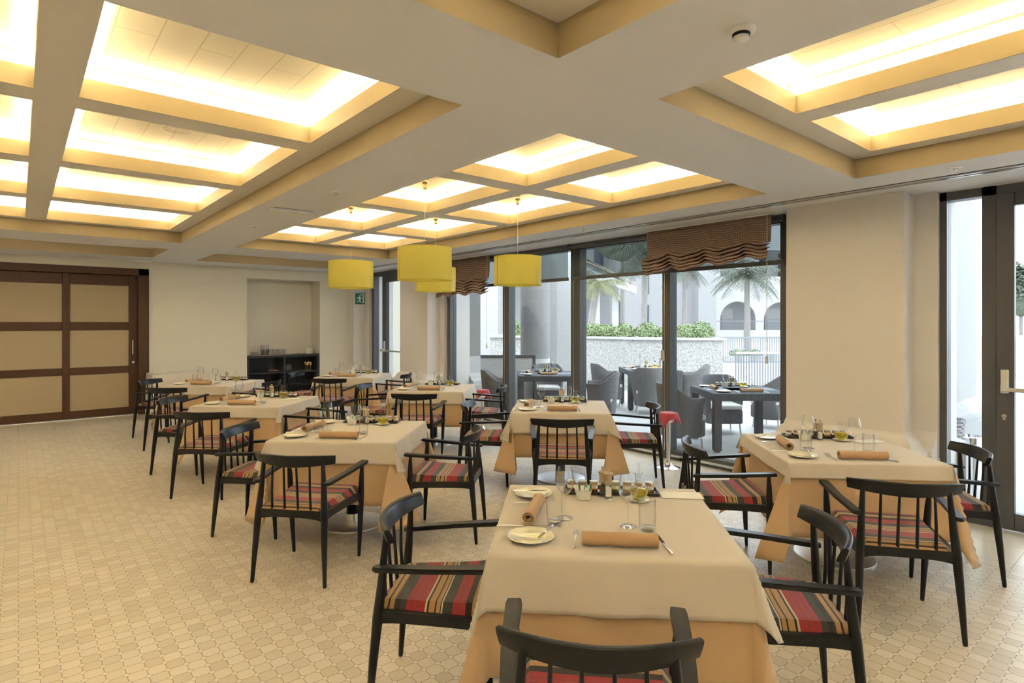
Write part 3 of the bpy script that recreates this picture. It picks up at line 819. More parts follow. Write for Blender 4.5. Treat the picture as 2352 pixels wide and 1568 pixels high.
def cloth(name, T, rz, h, drop, seed, z, mat, label, cat, **kw):
    o = obj(name, cloth_bm(h, drop, seed, z, **kw), mat, loc=(T[0], T[1], 0), rot=(0, 0, rz))
    md = o.modifiers.new('hem', 'SOLIDIFY'); md.thickness = .0022; md.offset = 1
    for p in o.data.polygons: p.use_smooth = True
    o.data.set_sharp_from_angle(angle=R(75))
    return thing(o, label, cat)

# ---- tableware ------------------------------------------------------------
def one(name, cat, bm, mat, smooth=True):
    o = obj(name, bm, mat, smooth=smooth); o['category'] = cat; return o
def mk_plate():
    e = empty('side_plate'); e['category'] = 'plate'
    b = B(); lathem(b, [(0, .004), (.055, .004), (.062, .007), (.090, .017), (.0925, .016), (.0925, .0145), (.063, .003), (.052, 0), (0, 0)], 40); obj('dish', b, M['plate_glaze'], e)
    b = B(); lathem(b, [(.0895, .0172), (.091, .0182), (.0928, .017), (.0925, .0145)], 40); obj('rim', b, M['porcelain'], e)
    return e
def flat(b, pts, z=.0, th=.0022, curve=None):
    lo = [b.verts.new((x, y, z + (curve(y) if curve else 0))) for x, y in pts]; hi = [b.verts.new((x, y, z + th + (curve(y) if curve else 0))) for x, y in pts]
    b.faces.new(lo[::-1]); b.faces.new(hi)
    for k in range(len(pts)): b.faces.new((lo[k], lo[(k + 1) % len(pts)], hi[(k + 1) % len(pts)], hi[k]))
def mk_fork():
    b = B(); cv = lambda y: .006 * math.sin(max(0, (y + .02)) * 22)
    tubem(b, [(0, -.105, .004), (0, -.095, .005), (0, -.05, .004), (0, .0, .004), (0, .03, .008)], [(.0035, .002), (.0055, .0028), (.0035, .002), (.0022, .0018), (.004, .0015)], 8)
    flat(b, [(-.004, .028), (.004, .028), (.011, .04), (.011, .055), (-.011, .055), (-.011, .04)], .006, .0018)
    for k in range(4):
        x = -.0093 + k * .0062; flat(b, [(x - .0017, .054), (x + .0017, .054), (x + .0009, .098), (x - .0009, .098)], .0062, .0016)
    return one('fork', 'fork', b, M['steel'])
def mk_knife():
    e = empty('table_knife'); e['category'] = 'knife'
    b = B(); tubem(b, [(0, -.115, .005), (0, -.10, .006), (0, -.05, .005), (0, -.005, .004)], [(.004, .003), (.0075, .004), (.0058, .0032), (.0045, .002)], 10); obj('handle', b, M['steel'], e)
    b = B(); flat(b, [(-.005, -.01), (.005, -.01), (.0075, .01), (.008, .07), (.004, .108), (0, .118), (-.005, .10), (-.006, .01)], .003, .0014); obj('blade', b, M['chrome'], e)
    return e
def mk_bknife():
    e = empty('butter_knife'); e['category'] = 'knife'
    b = B(); tubem(b, [(0, -.09, 0), (0, -.08, 0), (0, -.04, 0), (0, -.005, 0)], [(.003, .003), (.0065, .0045), (.005, .0035), (.0055, .003)], 10); obj('handle', b, M['chrome'], e)
    b = B(); flat(b, [(-.004, -.008), (.004, -.008), (.0085, .01), (.0095, .05), (.005, .075), (-.003, .078), (-.005, .01)], -.0008, .0014); obj('blade', b, M['chrome'], e)
    return e
def mk_napkin():
    b = B(); n = 44; turns = 2.35; th = .0042; L = .143; secsI, secsO = [], []
    for k in range(n + 1):
        t = k / n; a = -turns * 2 * math.pi * (1 - t) - .9; r = .0085 + .0195 * t
        secsI.append((r * math.cos(a), r * math.sin(a) * .88)); secsO.append(((r + th) * math.cos(a), (r + th) * math.sin(a) * .88))
    loop = secsO + secsI[::-1]; NL = 8; rs = []
    for q in range(NL + 1):
        x = -L + 2 * L * q / NL; k = 1 + .06 * math.sin(q * 1.7)
        rs.append([b.verts.new((x, y * k, .0285 + z * k)) for y, z in loop])
    m_ = len(loop)
    for a, c in zip(rs, rs[1:]):
        for k in range(m_): b.faces.new((a[k], a[(k + 1) % m_], c[(k + 1) % m_], c[k]))
    for rr in (rs[0], rs[-1]):
        for k in range(n): b.faces.new((rr[k], rr[k + 1], rr[m_ - 2 - k], rr[m_ - 1 - k]))
    return one('rolled_napkin', 'napkin', b, M['napkin'])
def mk_wine():
    e = empty('wine_glass'); e['category'] = 'glass'
    b = B(); lathem(b, [(0, .0005), (.036, .0005), (.0355, .002), (.02, .004), (.006, .008), (0, .008)], 28); obj('foot', b, M['thick_glass'], e)
    b = B(); tubem(b, [(0, 0, .007), (0, 0, .02), (0, 0, .075), (0, 0, .10)], [.0055, .0036, .0036, .008], 12, cap=False); obj('stem', b, M['thick_glass'], e)
    b = B(); lathem(b, [(0, .098), (.010, .102), (.022, .115), (.036, .135), (.0405, .152), (.040, .172), (.034, .20), (.0305, .224), (.0295, .224), (.033, .20), (.039, .172), (.0393, .152), (.035, .137), (.021, .117), (.008, .105), (0, .103)], 32); obj('bowl', b, M['glass'], e)
    return e
def mk_tumbler():
    e = empty('water_tumbler'); e['category'] = 'glass'
    b = B(); lathem(b, [(0, 0), (.030, 0), (.033, .01), (.036, .06), (.0345, .128), (.0328, .128), (.0342, .06), (.0315, .014)], 30); obj('wall', b, M['glass'], e)
    b = B(); lathem(b, [(0, .001), (.030, .001), (.0315, .013), (.02, .016), (0, .014)], 30); obj('thick_base', b, M['thick_glass'], e)
    return e
def mk_mill(fill):
    e = empty('spice_mill'); e['category'] = 'mill'
    b = B(); lathem(b, [(0, 0), (.0225, 0), (.0225, .012), (.019, .03), (.019, .07), (.021, .078), (0, .078)], 24); obj('body', b, M['thick_glass'], e)
    b = B(); lathem(b, [(0, .012), (.0145, .012), (.0145, .052), (0, .06)], 18); obj('contents', b, M[fill], e)
    b = B(); lathem(b, [(0, .072), (.0195, .072), (.0175, .09), (.018, .105), (.0235, .118), (.0235, .122), (.012, .127), (0, .127)], 24); obj('turning_top', b, M['mill_wood'], e)
    b = B(); lathem(b, [(0, .125), (.004, .125), (.005, .13), (.009, .135), (.0095, .14), (.006, .147), (0, .149)], 16); obj('knob', b, M['mill_wood'], e)
    return e
def mk_cruet():
    e = empty('oil_cruet'); e['category'] = 'cruet'
    b = B(); pr = [(0, 0), (.02, .001)] + [(.045 * math.sin(a), .045 - .045 * math.cos(a)) for a in [R(x) for x in range(35, 160, 12)]] + [(.012, .092), (.0105, .105), (.013, .118), (.022, .130), (.0212, .130), (.0115, .118), (.009, .105)]
    lathem(b, pr, 30); obj('bottle', b, M['glass'], e)
    b = B(); pr = [(0, .002)] + [(.0425 * math.sin(a), .045 - .0425 * math.cos(a)) for a in [R(x) for x in range(12, 112, 10)]] + [(0, .058)]
    lathem(b, pr, 28); obj('oil', b, M['oil'], e, label='golden olive oil')
    b = B(); tubem(b, [(0, 0, .10), (0, 0, .175)], .006, 10, cap=False); obj('spout', b, M['glass'], e)
    return e
def mk_saucer():
    b = B(); lathem(b, [(0, .003), (.035, .003), (.06, .010), (.061, .0085), (.036, 0), (0, 0)], 32); return one('saucer', 'saucer', b, M['porcelain'])
def mk_bowl():
    b = B(); P = []
    def rr(hx, hy, r, z, n=4):
        o = []
        for (sx, sy, a0) in ((1, 1, 0), (-1, 1, 90), (-1, -1, 180), (1, -1, 270)):
            for k in range(n + 1):
                a = R(a0 + 90 * k / n); o.append(Vector((sx * (hx - r) + r * math.cos(a), sy * (hy - r) + r * math.sin(a), z)))
        return o
    loftm(b, [rr(.030, .022, .008, 0), rr(.032, .024, .010, .003), rr(.038, .028, .010, .045), rr(.036, .026, .009, .045), rr(.031, .022, .009, .008)])
    return one('sachet_bowl', 'bowl', b, M['porcelain'])
def mk_sachet(c):
    b = B(); bxm(b, -.011, .011, -.0015, .0015, 0, .058, .0008); return one('sugar_sachet', 'sachet', b, M[c])
def mk_tray():
    b = B(); bxm(b, -.235, .235, -.065, .065, 0, .006, .002)
    for q in ((-.235, .235, -.065, -.058), (-.235, .235, .058, .065), (-.235, -.228, -.058, .058), (.228, .235, -.058, .058)): bxm(b, q[0], q[1], q[2], q[3], .004, .016, .001)
    return one('serving_tray', 'tray', b, M['tray_black'])
def mk_jar(c):
    e = empty('jam_jar'); e['category'] = 'jar'
    b = B(); lathem(b, [(0, 0), (.020, 0), (.022, .004), (.022, .030), (.019, .034), (0, .034)], 8); obj('glass_body', b, M[c], e)
    b = B(); lathem(b, [(0, .033), (.021, .033), (.0215, .043), (.019, .045), (0, .045)], 20); obj('lid', b, M['jar_lid'], e)
    b = B(); lathem(b, [(.0215, .009), (.0224, .009), (.0224, .026), (.0215, .026)], 8); obj('paper_band', b, M['paper'], e)
    return e

ZT = .7445
ORD = ['first', 'second', 'third', 'fourth', 'fifth', 'sixth', 'seventh', 'eighth']
def place(T, rz, lx, ly):
    c, s = math.cos(rz), math.sin(rz); return (T[0] + lx * c - ly * s, T[1] + lx * s + ly * c)
def set_table(key, T, rz, td, zt=ZT, jit=0.0, full=True, sachets=True, card=None, cruet_side=1):
    rnd = random.Random(key); J = lambda: rnd.uniform(-jit, jit)
    def P(k, mk, lx, ly, a, label, z=0, group=None):
        x, y = place(T, rz, lx + J(), ly + J()); return put(k, mk, (x, y, zt + z), rz + R(a), label, group)
    def NK(nm, mk, lx, ly, a, what, z=0): return P(nm, mk, lx, ly, a, '%s %s' % (what, td), z)
    # camera-side setting
    NK('plate', mk_plate, -.325, -.305, 0, 'cream side plate at the near edge of')
    NK('bknife', mk_bknife, -.268, -.285, 160 + rnd.uniform(-6, 6), 'silver butter knife across the near side plate of', .022)
    NK('fork', mk_fork, -.150 + rnd.uniform(-.01, .01), -.30, rnd.uniform(-10, 10), 'silver fork left of the near rolled napkin on')
    NK('napkin', mk_napkin, .018, -.35, rnd.uniform(-2, 2), 'orange-tan rolled napkin lying along the near edge of')
    NK('knife', mk_knife, .188, -.315, rnd.uniform(-3, 14), 'silver table knife right of the near rolled napkin on')
    NK('wine', mk_wine, .073, -.13, 0, 'clear wine glass behind the near rolled napkin on')
    NK('tumbler', mk_tumbler, .148, -.165, 0, 'clear straight tumbler beside the right wine glass on')
    # left-side setting
    NK('plate', mk_plate, -.345, .285, 0, 'cream side plate at the far left of')
    NK('bknife', mk_bknife, -.355, .290, -84, 'butter knife lying across the far left plate of', .022)
    NK('fork', mk_fork, -.33, .165, -72, 'silver fork beyond the left rolled napkin on')
    NK('napkin', mk_napkin, -.33, .0, 83, 'tan rolled napkin, coiled end showing, at the left of')
    NK('knife', mk_knife, -.362, -.165, -83, 'silver table knife before the left rolled napkin on')
    NK('tumbler', mk_tumbler, -.235, -.115, 0, 'clear straight tumbler at the left setting of')
    NK('wine', mk_wine, -.190, -.045, 0, 'clear wine glass at the left setting of')
    # centre pieces
    NK('tray', mk_tray, .04, .375, 0, 'black tray with a row of jam jars on')
    kinds = ['jam_red', 'jam_red', 'jam_amber', 'jam_amber', 'jam_green', 'jam_amber', 'jam_red', 'jam_amber']
    names = {'jam_red': 'dark red', 'jam_amber': 'amber', 'jam_green': 'green'}
    tx = .04; ty = .375
    for i, kd in enumerate(kinds):
        x, y = place(T, rz, tx - .195 + i * .056, ty + .018)
        put('jar' + kd, lambda kd=kd: mk_jar(kd), (x, y, zt + .006), rz + i, '%s jam jar from left, %s, on tray of %s' % (ORD[i], names[kd], td), 'jam jars on the tray of %s' % td)
    NK('bowl', mk_bowl, -.10, .245, 4, 'small white rectangular bowl holding sugar sachets on')
    if sachets:
        for i in range(6):
            x, y = place(T, rz, -.10 - .022 + i * .0088, .245 + (.007 if i % 2 else -.006))
            c = 'sachet_green' if i % 2 else 'sachet_white'; nm = 'green' if i % 2 else 'white'
            o = put('sach' + c, lambda c=c: mk_sachet(c), (x, y, zt + .010), rz + R(20 * (i % 3)), '%s sugar sachet, %s from left, in bowl on %s' % (nm, ORD[i].replace('leftmost', 'first'), td), 'sachets in the bowl on %s' % td)
            o.rotation_euler = (R(-8 + 5 * (i % 4)), R(-14 + 6 * i), rz + R(15 * (i % 3)))
    NK('mill_s', lambda: mk_mill('salt'), .022, .265, 0, 'wooden-topped salt mill, front of the pair on')
    NK('mill_p', lambda: mk_mill('peppercorn'), -.003, .30, 0, 'wooden-topped pepper mill, rear of the pair on')
    NK('saucer', mk_saucer, .165, .245, 0, 'white saucer under the oil cruet on')
    o = NK('cruet', mk_cruet, .165, .245, 0, 'round glass cruet of golden oil on', .0035)
    if card:
        x0, y0, a = card; b = B(); bxm(b, -.10, .10, -.055, .055, 0, .0016); 
        o = one('menu_card', 'card', b, M['paper']); x, y = place(T, rz, x0, y0); o.location = (x, y, zt); o.rotation_euler = (0, 0, rz + R(a))
        o['label'] = 'flat cream menu card lying beside the jam tray on ' + td

TABLES = {
 'G': ((2.00, 1.72), 'the foreground table', .20, .44, (.385, .345, 0)),
 'H': ((4.29, 1.67), 'the table by the cream pillar', .095, .45, (.34, .23, 18)),
 'C': ((2.05, 4.42), 'the big table at centre left', .155, .44, None),
 'F': ((4.27, 4.31), 'the table at the window centre', .20, .42, None),
 'B': ((2.02, 6.75), 'the second table from the left', .115, .45, (.30, .16, 15)),
 'E': ((4.22, 6.64), 'the table under the lamps', .155, .43, None),
 'A': ((2.17, 9.22), 'the far left table', .125, .45, None),
 'D': ((4.22, 9.06), 'the rearmost table', .145, .44, None)}
RZ = R(-45)
for i, (k, (T, td, d1, d2, card)) in enumerate(TABLES.items()):
    put('table', mk_table, (T[0], T[1], 0), RZ, 'pedestal table on a round steel disc, %s' % td)
    cloth('under_tablecloth', T, RZ, .466, d2, 11 + i, .7335, M['peach_cloth'], 'long peach undercloth hanging low on %s' % td, 'tablecloth', wav=1.3, tip=.97, flare=.10)
    cloth('tablecloth', T, RZ, .474, d1, 40 + i, .740, M['beige_cloth'], 'short beige square top cloth on %s' % td, 'tablecloth', wav=.8, tip=1.0, flare=.26, cf=.14)
    set_table(k, T, RZ, td, jit=0.006 if k != 'G' else 0, card=card)

CH = []   # table, side, lx, ly, extra degrees
CH += [('G', 'S', -.10, -.86, -2), ('G', 'W', -.69, -.10, 0), ('G', 'E', .65, -.12, -6)]
CH += [('H', 'S', -.06, -.80, -9), ('H', 'W', -.75, -.11, 0), ('H', 'E', .575, -.12, -11)]
CH += [('C', 'S', .025, -.836, -4.3), ('C', 'W', -.65, -.155, 0), ('C', 'E', .764, -.127, 0)]
CH += [('F', 'S', .02, -.83, 0), ('F', 'W', -.72, -.13, 0), ('F', 'E', .70, -.12, 0)]
CH += [('B', 'S', .03, -.86, 1), ('B', 'W', -.70, -.12, 3), ('B', 'E', .70, -.12, 0)]
CH += [('E', 'S', .0, -.83, 0), ('E', 'W', -.70, -.12, 0), ('E', 'E', .70, -.12, 0)]
CH += [('A', 'S', .0, -.85, 2), ('A', 'W', -.70, -.12, 3), ('A', 'E', .70, -.12, 0)]
CH += [('D', 'S', .0, -.84, 0), ('D', 'W', -.72, -.12, 0), ('D', 'E', .70, -.12, 0)]
for (k, s, lx, ly, ex) in CH:
    T, td = TABLES[k][0], TABLES[k][1]
    x, y = place(T, RZ, lx, ly); rz = {'S': -45, 'W': -135, 'E': 45}[s] + ex
    w = {'S': 'seen from behind at the near side of', 'W': 'facing right at the left of', 'E': 'facing left at the right of'}[s]
    put('chair', mk_chair, (x, y, 0), R(rz), 'black armchair %s %s' % (w, td), 'black spindle armchairs')

# service table by the back wall
e = empty('service_table', (2.12, 11.50, 0), 0, 'service table under a pale cloth against the back wall', 'table')
b = B(); bxm(b, -.42, .42, -.28, .28, .70, .735, .003); obj('tabletop', b, M['mill_wood'], e)
for sx in (-1, 1):
    for sy in (-1, 1): b = B(); bxm(b, sx * .38 - .02, sx * .38 + .02, sy * .24 - .02, sy * .24 + .02, 0, .70); obj('leg', b, M['chair_wood'], e)
b = B(); secs = []
N = 60
def ring(hx, hy, z, am):
    o = []; per = []
    for k in range(15): per.append((-hx + 2 * hx * k / 15, -hy))
    for k in range(15): per.append((hx, -hy + 2 * hy * k / 15))
    for k in range(15): per.append((hx - 2 * hx * k / 15, hy))
    for k in range(15): per.append((-hx, hy - 2 * hy * k / 15))
    for q, (x, y) in enumerate(per):
        w = 1 + am * math.sin(q * 1.9) * .5 + am * .3 * math.sin(q * .9); o.append(Vector((x * w, y * w, z)))
    return o
loftm(b, [ring(.455, .305, .02, .05), ring(.45, .30, .3, .035), ring(.44, .295, .6, .01), ring(.435, .29, .735, 0), ring(.43, .285, .742, 0)])
thing(obj('service_cloth', b, M['white_cloth'], loc=(2.12, 11.50, 0)), 'pale floor-length cloth over the service table by the back wall', 'tablecloth')
b = B(); bxm(b, -.10, .10, -.07, .07, 0, .012, .002)
thing(obj('folded_napkins', b, M['paper'], loc=(1.86, 11.6, .743)), 'flat stack of white folded napkins on the corner of the service table', 'napkins')

# niche shelving unit and what stands on it
e = empty('shelf_unit', (4.125, 12.26, 0), 0, 'low black open shelving unit standing in the wall niche', 'shelf')
b = B(); bxm(b, -.715, .715, -.20, .22, .90, .945, .003); obj('top_board', b, M['black_unit'], e)
for nm, x0, x1 in (('side_panel', -.715, -.675), ('side_panel', .675, .715), ('divider', -.02, .02)): b = B(); bxm(b, x0, x1, -.20, .22, 0, .90, .002); obj(nm, b, M['black_unit'], e)
for x0, x1 in ((-.675, -.02), (.02, .675)):
    for z in (.05, .33, .595): b = B(); bxm(b, x0, x1, -.185, .21, z - .014, z + .014, .002); obj('shelf', b, M['black_unit'], e)
b = B(); bxm(b, -.70, .70, .20, .225, 0, .92); obj('back_panel', b, M['black_unit'], e)
ZS = .945
for i in range(6):
    put('stackplate', lambda: one('stacked_plate', 'plate', (lambda b: (lathem(b, [(0, .004), (.06, .004), (.085, .014), (.087, .012), (.06, 0), (0, 0)], 28), b)[1])(B()), M['porcelain']), (3.60, 12.25, ZS + .002 + i * .013), i, '%s white plate from the bottom of the stack on the black unit' % ORD[i], 'stacked white plates on the shelf unit')
for i in range(10):
    x = 3.76 + (i % 5) * .10; y = 12.18 + (i // 5) * .10
    def mk_ng():
        b = B(); lathem(b, [(0, 0), (.03, 0), (.034, .12), (.032, .12), (.028, .008), (0, .008)], 18); return one('drinking_glass', 'glass', b, M['thick_glass'])
    put('nicheglass', mk_ng, (x, y, ZS), 0, 'clear glass on the black unit, %s row, %s from left' % (('front', 'back')[i // 5], ORD[i % 5]), 'glasses on top of the shelf unit')
b = B(); bxm(b, -.33, .33, -.11, .11, 0, .003); thing(obj('red_runner', b, M['red_cloth'], loc=(3.85, 12.22, ZS - .001)), 'thin red cloth under the plates and glasses on the black unit', 'cloth')
e = empty('glass_carafe', (3.84, 12.40, ZS), 0, 'wide clear glass carafe behind the small glasses on the black unit', 'carafe')
b = B(); lathem(b, [(0, 0), (.06, 0), (.09, .06), (.085, .14), (.08, .20), (.078, .20), (.083, .14), (.088, .06), (.058, .006), (0, .006)], 24); obj('body', b, M['thick_glass'], e)
b = B(); tubem(b, [(-.05, 0, .01), (.05, 0, .012), (.09, 0, .02)], [(.018, .006), (.006, .004), (.02, .008)], 8); thing(obj('serving_spoon', b, M['steel'], loc=(4.38, 12.20, ZS + .006)), 'steel serving spoon lying on the black unit', 'spoon')
e = empty('lantern_jar', (4.71, 12.25, ZS), 0, 'white ceramic lantern jar with ring handle at right end of unit', 'jar')
b = B(); lathem(b, [(0, 0), (.06, 0), (.07, .01), (.072, .09), (.05, .115), (.045, .115), (.062, .09), (.06, .01)], 26); obj('body', b, M['porcelain'], e)
b = B(); tubem(b, [(.065 * math.cos(R(a)), 0, .095 + .085 * math.sin(R(a))) for a in range(0, 181, 15)], .006, 8); obj('handle', b, M['porcelain'], e)
b = B(); lathem(b, [(0, .012), (.10, .02), (.12, .035), (.118, .036), (.098, .024), (0, .016)], 28); bt = thing(obj('serving_dish', b, M['porcelain'], loc=(3.95, 12.22, .597)), 'shallow white dish of small jars on the upper left shelf', 'dish')
for i in range(6):
    a = i * 1.05
    put('minijar', lambda: one('mini_pot', 'pot', (lambda b: (lathem(b, [(0, 0), (.016, 0), (.019, .025), (.014, .035), (0, .04)], 12), b)[1])(B()), M['jam_red']), (3.95 + .055 * math.cos(a), 12.22 + .055 * math.sin(a), .597 + .024), 0, 'tiny dark red pot, %s clockwise in the shallow shelf dish' % ORD[i], 'tiny pots in the shelf dish')
for i in range(3):
    b = B(); lathem(b, [(0, 0), (.028, 0), (.03, .05), (.018, .09), (.015, .13), (0, .13)], 16)
    if i == 0: proto_b = b; ob = one('glass_bottle', 'bottle', b, M['thick_glass'])
    else: b.free(); ob = ob0.copy(); COL.objects.link(ob)
    if i == 0: ob0 = ob
    ob.location = (4.22 + i * .045, 12.2 + i * .03, .609); ob['label'] = 'small clear bottle, %s from left, on the upper right shelf' % ORD[i]; ob['group'] = 'bottles on the upper right shelf'
for i in range(4):
    b = B(); 
    if i == 0:
        lathem(b, [(0, 0), (.028, 0), (.028, .003), (.004, .01), (.004, .08), (.022, .10), (.03, .14), (.026, .17), (.024, .17), (.028, .14), (.02, .103), (0, .09)], 16); og = one('gold_goblet', 'goblet', b, M['gold']); ob = og
    else: b.free(); ob = og.copy(); COL.objects.link(ob)
    ob.location = (4.62 + (i % 2) * .075, 12.16 + (i // 2) * .09, .609); ob['label'] = 'gold stemmed goblet, %s row, %s, on the upper right shelf' % (('front', 'rear')[i // 2], ('left', 'right')[i % 2]); ob['group'] = 'gold goblets on the upper right shelf'

# pendant lamps
def mk_lamp():
    e = empty('pendant_lamp'); e['category'] = 'lamp'
    b = B(); r = .257; lathem(b, [(r, -.15), (r, .15), (r - .004, .15), (r - .004, -.15)], 64, closed=True); obj('drum_shade', b, M['shade'], e)
    for z in (-.15, .15):
        b = B(); lathem(b, [(r + .0015, z - .004), (r + .0015, z + .004), (r - .006, z + .004), (r - .006, z - .004)], 64, closed=True)
        obj('shade_rim', b, M['shade'], e)
    b = B(); a = R(172); cx, cy = (r + .001) * math.cos(a), (r + .001) * math.sin(a); bxm(b, -.004, .004, -.0008, .0008, -.148, .148); o = obj('seam', b, M['seam'], e, loc=(cx, cy, 0), rot=(0, 0, a + R(90)))
    b = B()
    for k in range(3):
        a = R(120 * k); tubem(b, [(0, 0, .08), (r * math.cos(a), r * math.sin(a), .145)], .003, 6)
    lathem(b, [(0, .03), (.022, .03), (.022, .09), (0, .09)], 14); obj('spider', b, M['brushed'], e)
    b = B(); lathem(b, [(0, -.04), (.02, -.03), (.03, 0), (.022, .028), (.014, .04), (0, .04)], 18); obj('bulb', b, M['porcelain'], e)
    b = B(); tubem(b, [(0, 0, .09), (0, 0, .74)], .0022, 6); obj('cord', b, M['paper'], e)
    b = B(); pr = [(0, .715)] + [(.021 * math.sin(R(a)), .737 - .021 * math.cos(R(a))) for a in range(20, 165, 18)] + [(.008, .76)] + [(.035 * math.sin(R(a)), .795 - .035 * math.cos(R(a))) for a in range(20, 165, 15)] + [(.03, .83), (.045, .862), (.045, .87), (0, .87)]
    lathem(b, pr, 24); obj('ceiling_rose', b, M['gold'], e, label='stacked gold balls at the ceiling')
    return e
for (x, y, lb) in ((2.98, 4.845, 'yellow drum pendant lamp, largest and nearest of the four'), (4.15, 4.845, 'yellow drum pendant lamp in front of the glazing, rightmost'),
                   (2.98, 6.48, 'yellow drum pendant lamp at the left, before the exit sign'), (4.15, 6.48, 'yellow drum pendant lamp half hidden behind the nearest one')):
    put('pendant', mk_lamp, (x, y, 2.16), 0, lb, 'yellow drum pendant lamps')

# chrome ashtray-like stands with red cloths
def mk_stand():
    e = empty('chrome_stand'); e['category'] = 'stand'
    b = B(); lathem(b, [(0, 0), (.125, 0), (.127, .006), (.11, .012), (.06, .028), (.03, .055), (.024, .08), (0, .08)], 40); obj('base', b, M['chrome'], e)
    b = B(); tubem(b, [(0, 0, .06), (0, 0, .50)], .022, 20); obj('pole', b, M['chrome'], e)
    b = B(); lathem(b, [(0, .49), (.04, .50), (.062, .53), (.085, .60), (.088, .605), (.083, .606), (.058, .535), (0, .51)], 32); obj('bowl', b, M['chrome'], e)
    return e
for (x, y, w) in ((5.50, 3.86, 'beside the window mullion, right of the window table'), (5.26, 6.94, 'behind the table left of the window one')):
    put('stand', mk_stand, (x, y, 0), 0, 'polished chrome bucket stand %s' % w)
    b = B(); n1, n2 = 26, 26; g = {}
    for i in range(n1 + 1):
        for j in range(n2 + 1):
            u = -1 + 2 * i / n1; v = -1 + 2 * j / n2; X = u * .20; Y = v * .15; r = math.hypot(X, Y); rad = .088
            if r <= rad: g[i, j] = b.verts.new((X, Y, .612 - .004 * math.cos(r * 20)))
            else:
                k = rad / r; ex = r - rad; wv = .012 * math.sin(math.atan2(Y, X) * 7); o_ = rad + .010 + ex * .22 + wv * min(1, ex * 9)
                g[i, j] = b.verts.new((X * k / rad * o_, Y * k / rad * o_, .610 - ex * .93))
    for i in range(n1):
        for j in range(n2): b.faces.new((g[i, j], g[i + 1, j], g[i + 1, j + 1], g[i, j + 1]))
    o = thing(obj('red_cloth', b, M['red_cloth'], loc=(x, y, 0), rot=(0, 0, R(-20))), 'red cloth draped over the chrome stand %s' % w, 'cloth'); o.modifiers.new('s', 'SOLIDIFY').thickness = .002
# ================================================================== OUTSIDE
CAMR = (0, 0, -YAW)
b = B(); bxm(b, 6.0, 60, -30, 60, -.12, -.02); struct(obj('terrace_floor', b, M['terrace_tiles'], smooth=False))

def mk_wchair():
    e = empty('wicker_tub_chair'); e['category'] = 'chair'
    b = B(); n = 34; secs = []
    for k in range(n + 1):
        a = R(-215 + 250 * k / n)      # opens toward +y
        c, s = math.cos(a), math.sin(a); back = max(0, -s)
        top = .66 + .17 * min(1, back * 1.3 + .0) ** 1.2
        ro = [(.245, .14), (.27, .35), (.292, .55), (.315, top - .02), (.31, top), (.285, top), (.27, top - .03), (.262, .55), (.245, .35), (.22, .14)]
        secs.append([Vector((c * r * 1.02, s * r * 1.0 + (.03 if s > 0 else 0), z)) for r, z in ro])
    loftm(b, secs); bxm(b, -.23, .23, -.2, .24, .15, .36, .02); obj('woven_shell', b, M['wicker'], e)
    b = B(); bxm(b, -.225, .225, -.2, .25, .36, .43, .028, 3); obj('seat_cushion', b, M['cushion_white'], e, label='white seat cushion')
    for sx in (-1, 1):
        for sy in (-1, 1):
            b = B(); tubem(b, [(sx * .21, sy * .2, 0), (sx * .195, sy * .185, .18)], .014, 10); obj('leg', b, M['alu'], e)
    return e
def mk_wtable():
    e = empty('wicker_table'); e['category'] = 'table'
    b = B(); bxm(b, -.5, .5, -.5, .5, .645, .735, .006); obj('tabletop', b, M['wicker_dark'], e)
    for sx in (-1, 1):
        for sy in (-1, 1): b = B(); bxm(b, sx * .45 - .048, sx * .45 + .048, sy * .45 - .048, sy * .45 + .048, .02, .66, .006); bxm(b, sx * .45 - .03, sx * .45 + .03, sy * .45 - .03, sy * .45 + .03, 0, .02); obj('leg', b, M['wicker_dark'], e)
    return e
TT = {'T1': (.60, 10.25, 'the left terrace table'), 'T2': (2.65, 11.35, 'the far terrace table'), 'T3': (3.02, 7.82, 'the right terrace table')}
for k, (r, d, td) in TT.items():
    p = rd(r, d)
    put('wtable', mk_wtable, (p.x, p.y, -.02), -YAW, 'grey woven square table outside, %s' % td)
    b = B(); bxm(b, -.46, .46, -.17, .17, 0, .003); bxm(b, -.17, .17, -.46, .46, 0, .003)
    o = thing(obj('table_runner', b, M['runner_blue'], loc=(p.x, p.y, .7152), rot=(0, 0, -YAW)), 'grey-blue crossed runners on %s' % td, 'runner')
    set_table(k, (p.x, p.y), -YAW, td, zt=.7185, jit=.01, sachets=False)
for (r, d, face, lb) in ((-.22, 9.95, 90, 'left of the left terrace table, facing it'), (1.42, 9.5, -80, 'right of the left terrace table, its curved back to the glass'), (.68, 11.15, 180, 'beyond the left terrace table, white cushion showing'),
                         (1.85, 11.5, 80, 'left of the farthest terrace table'), (2.45, 10.55, 10, 'on the near side of the farthest terrace table'), (3.45, 11.2, -70, 'right of the farthest terrace table, before the stone planter'),
                         (2.22, 7.75, 78, 'left of the right terrace table, near the chrome stand'), (3.12, 8.75, 180, 'beyond the right terrace table, white cushion showing'), (4.05, 9.15, -40, 'farther right on the terrace, at the pillar edge')):
    p = rd(r, d); put('wchair', mk_wchair, (p.x, p.y, -.02), -YAW - R(face), 'grey wicker tub chair %s' % lb, 'wicker tub chairs on the terrace')

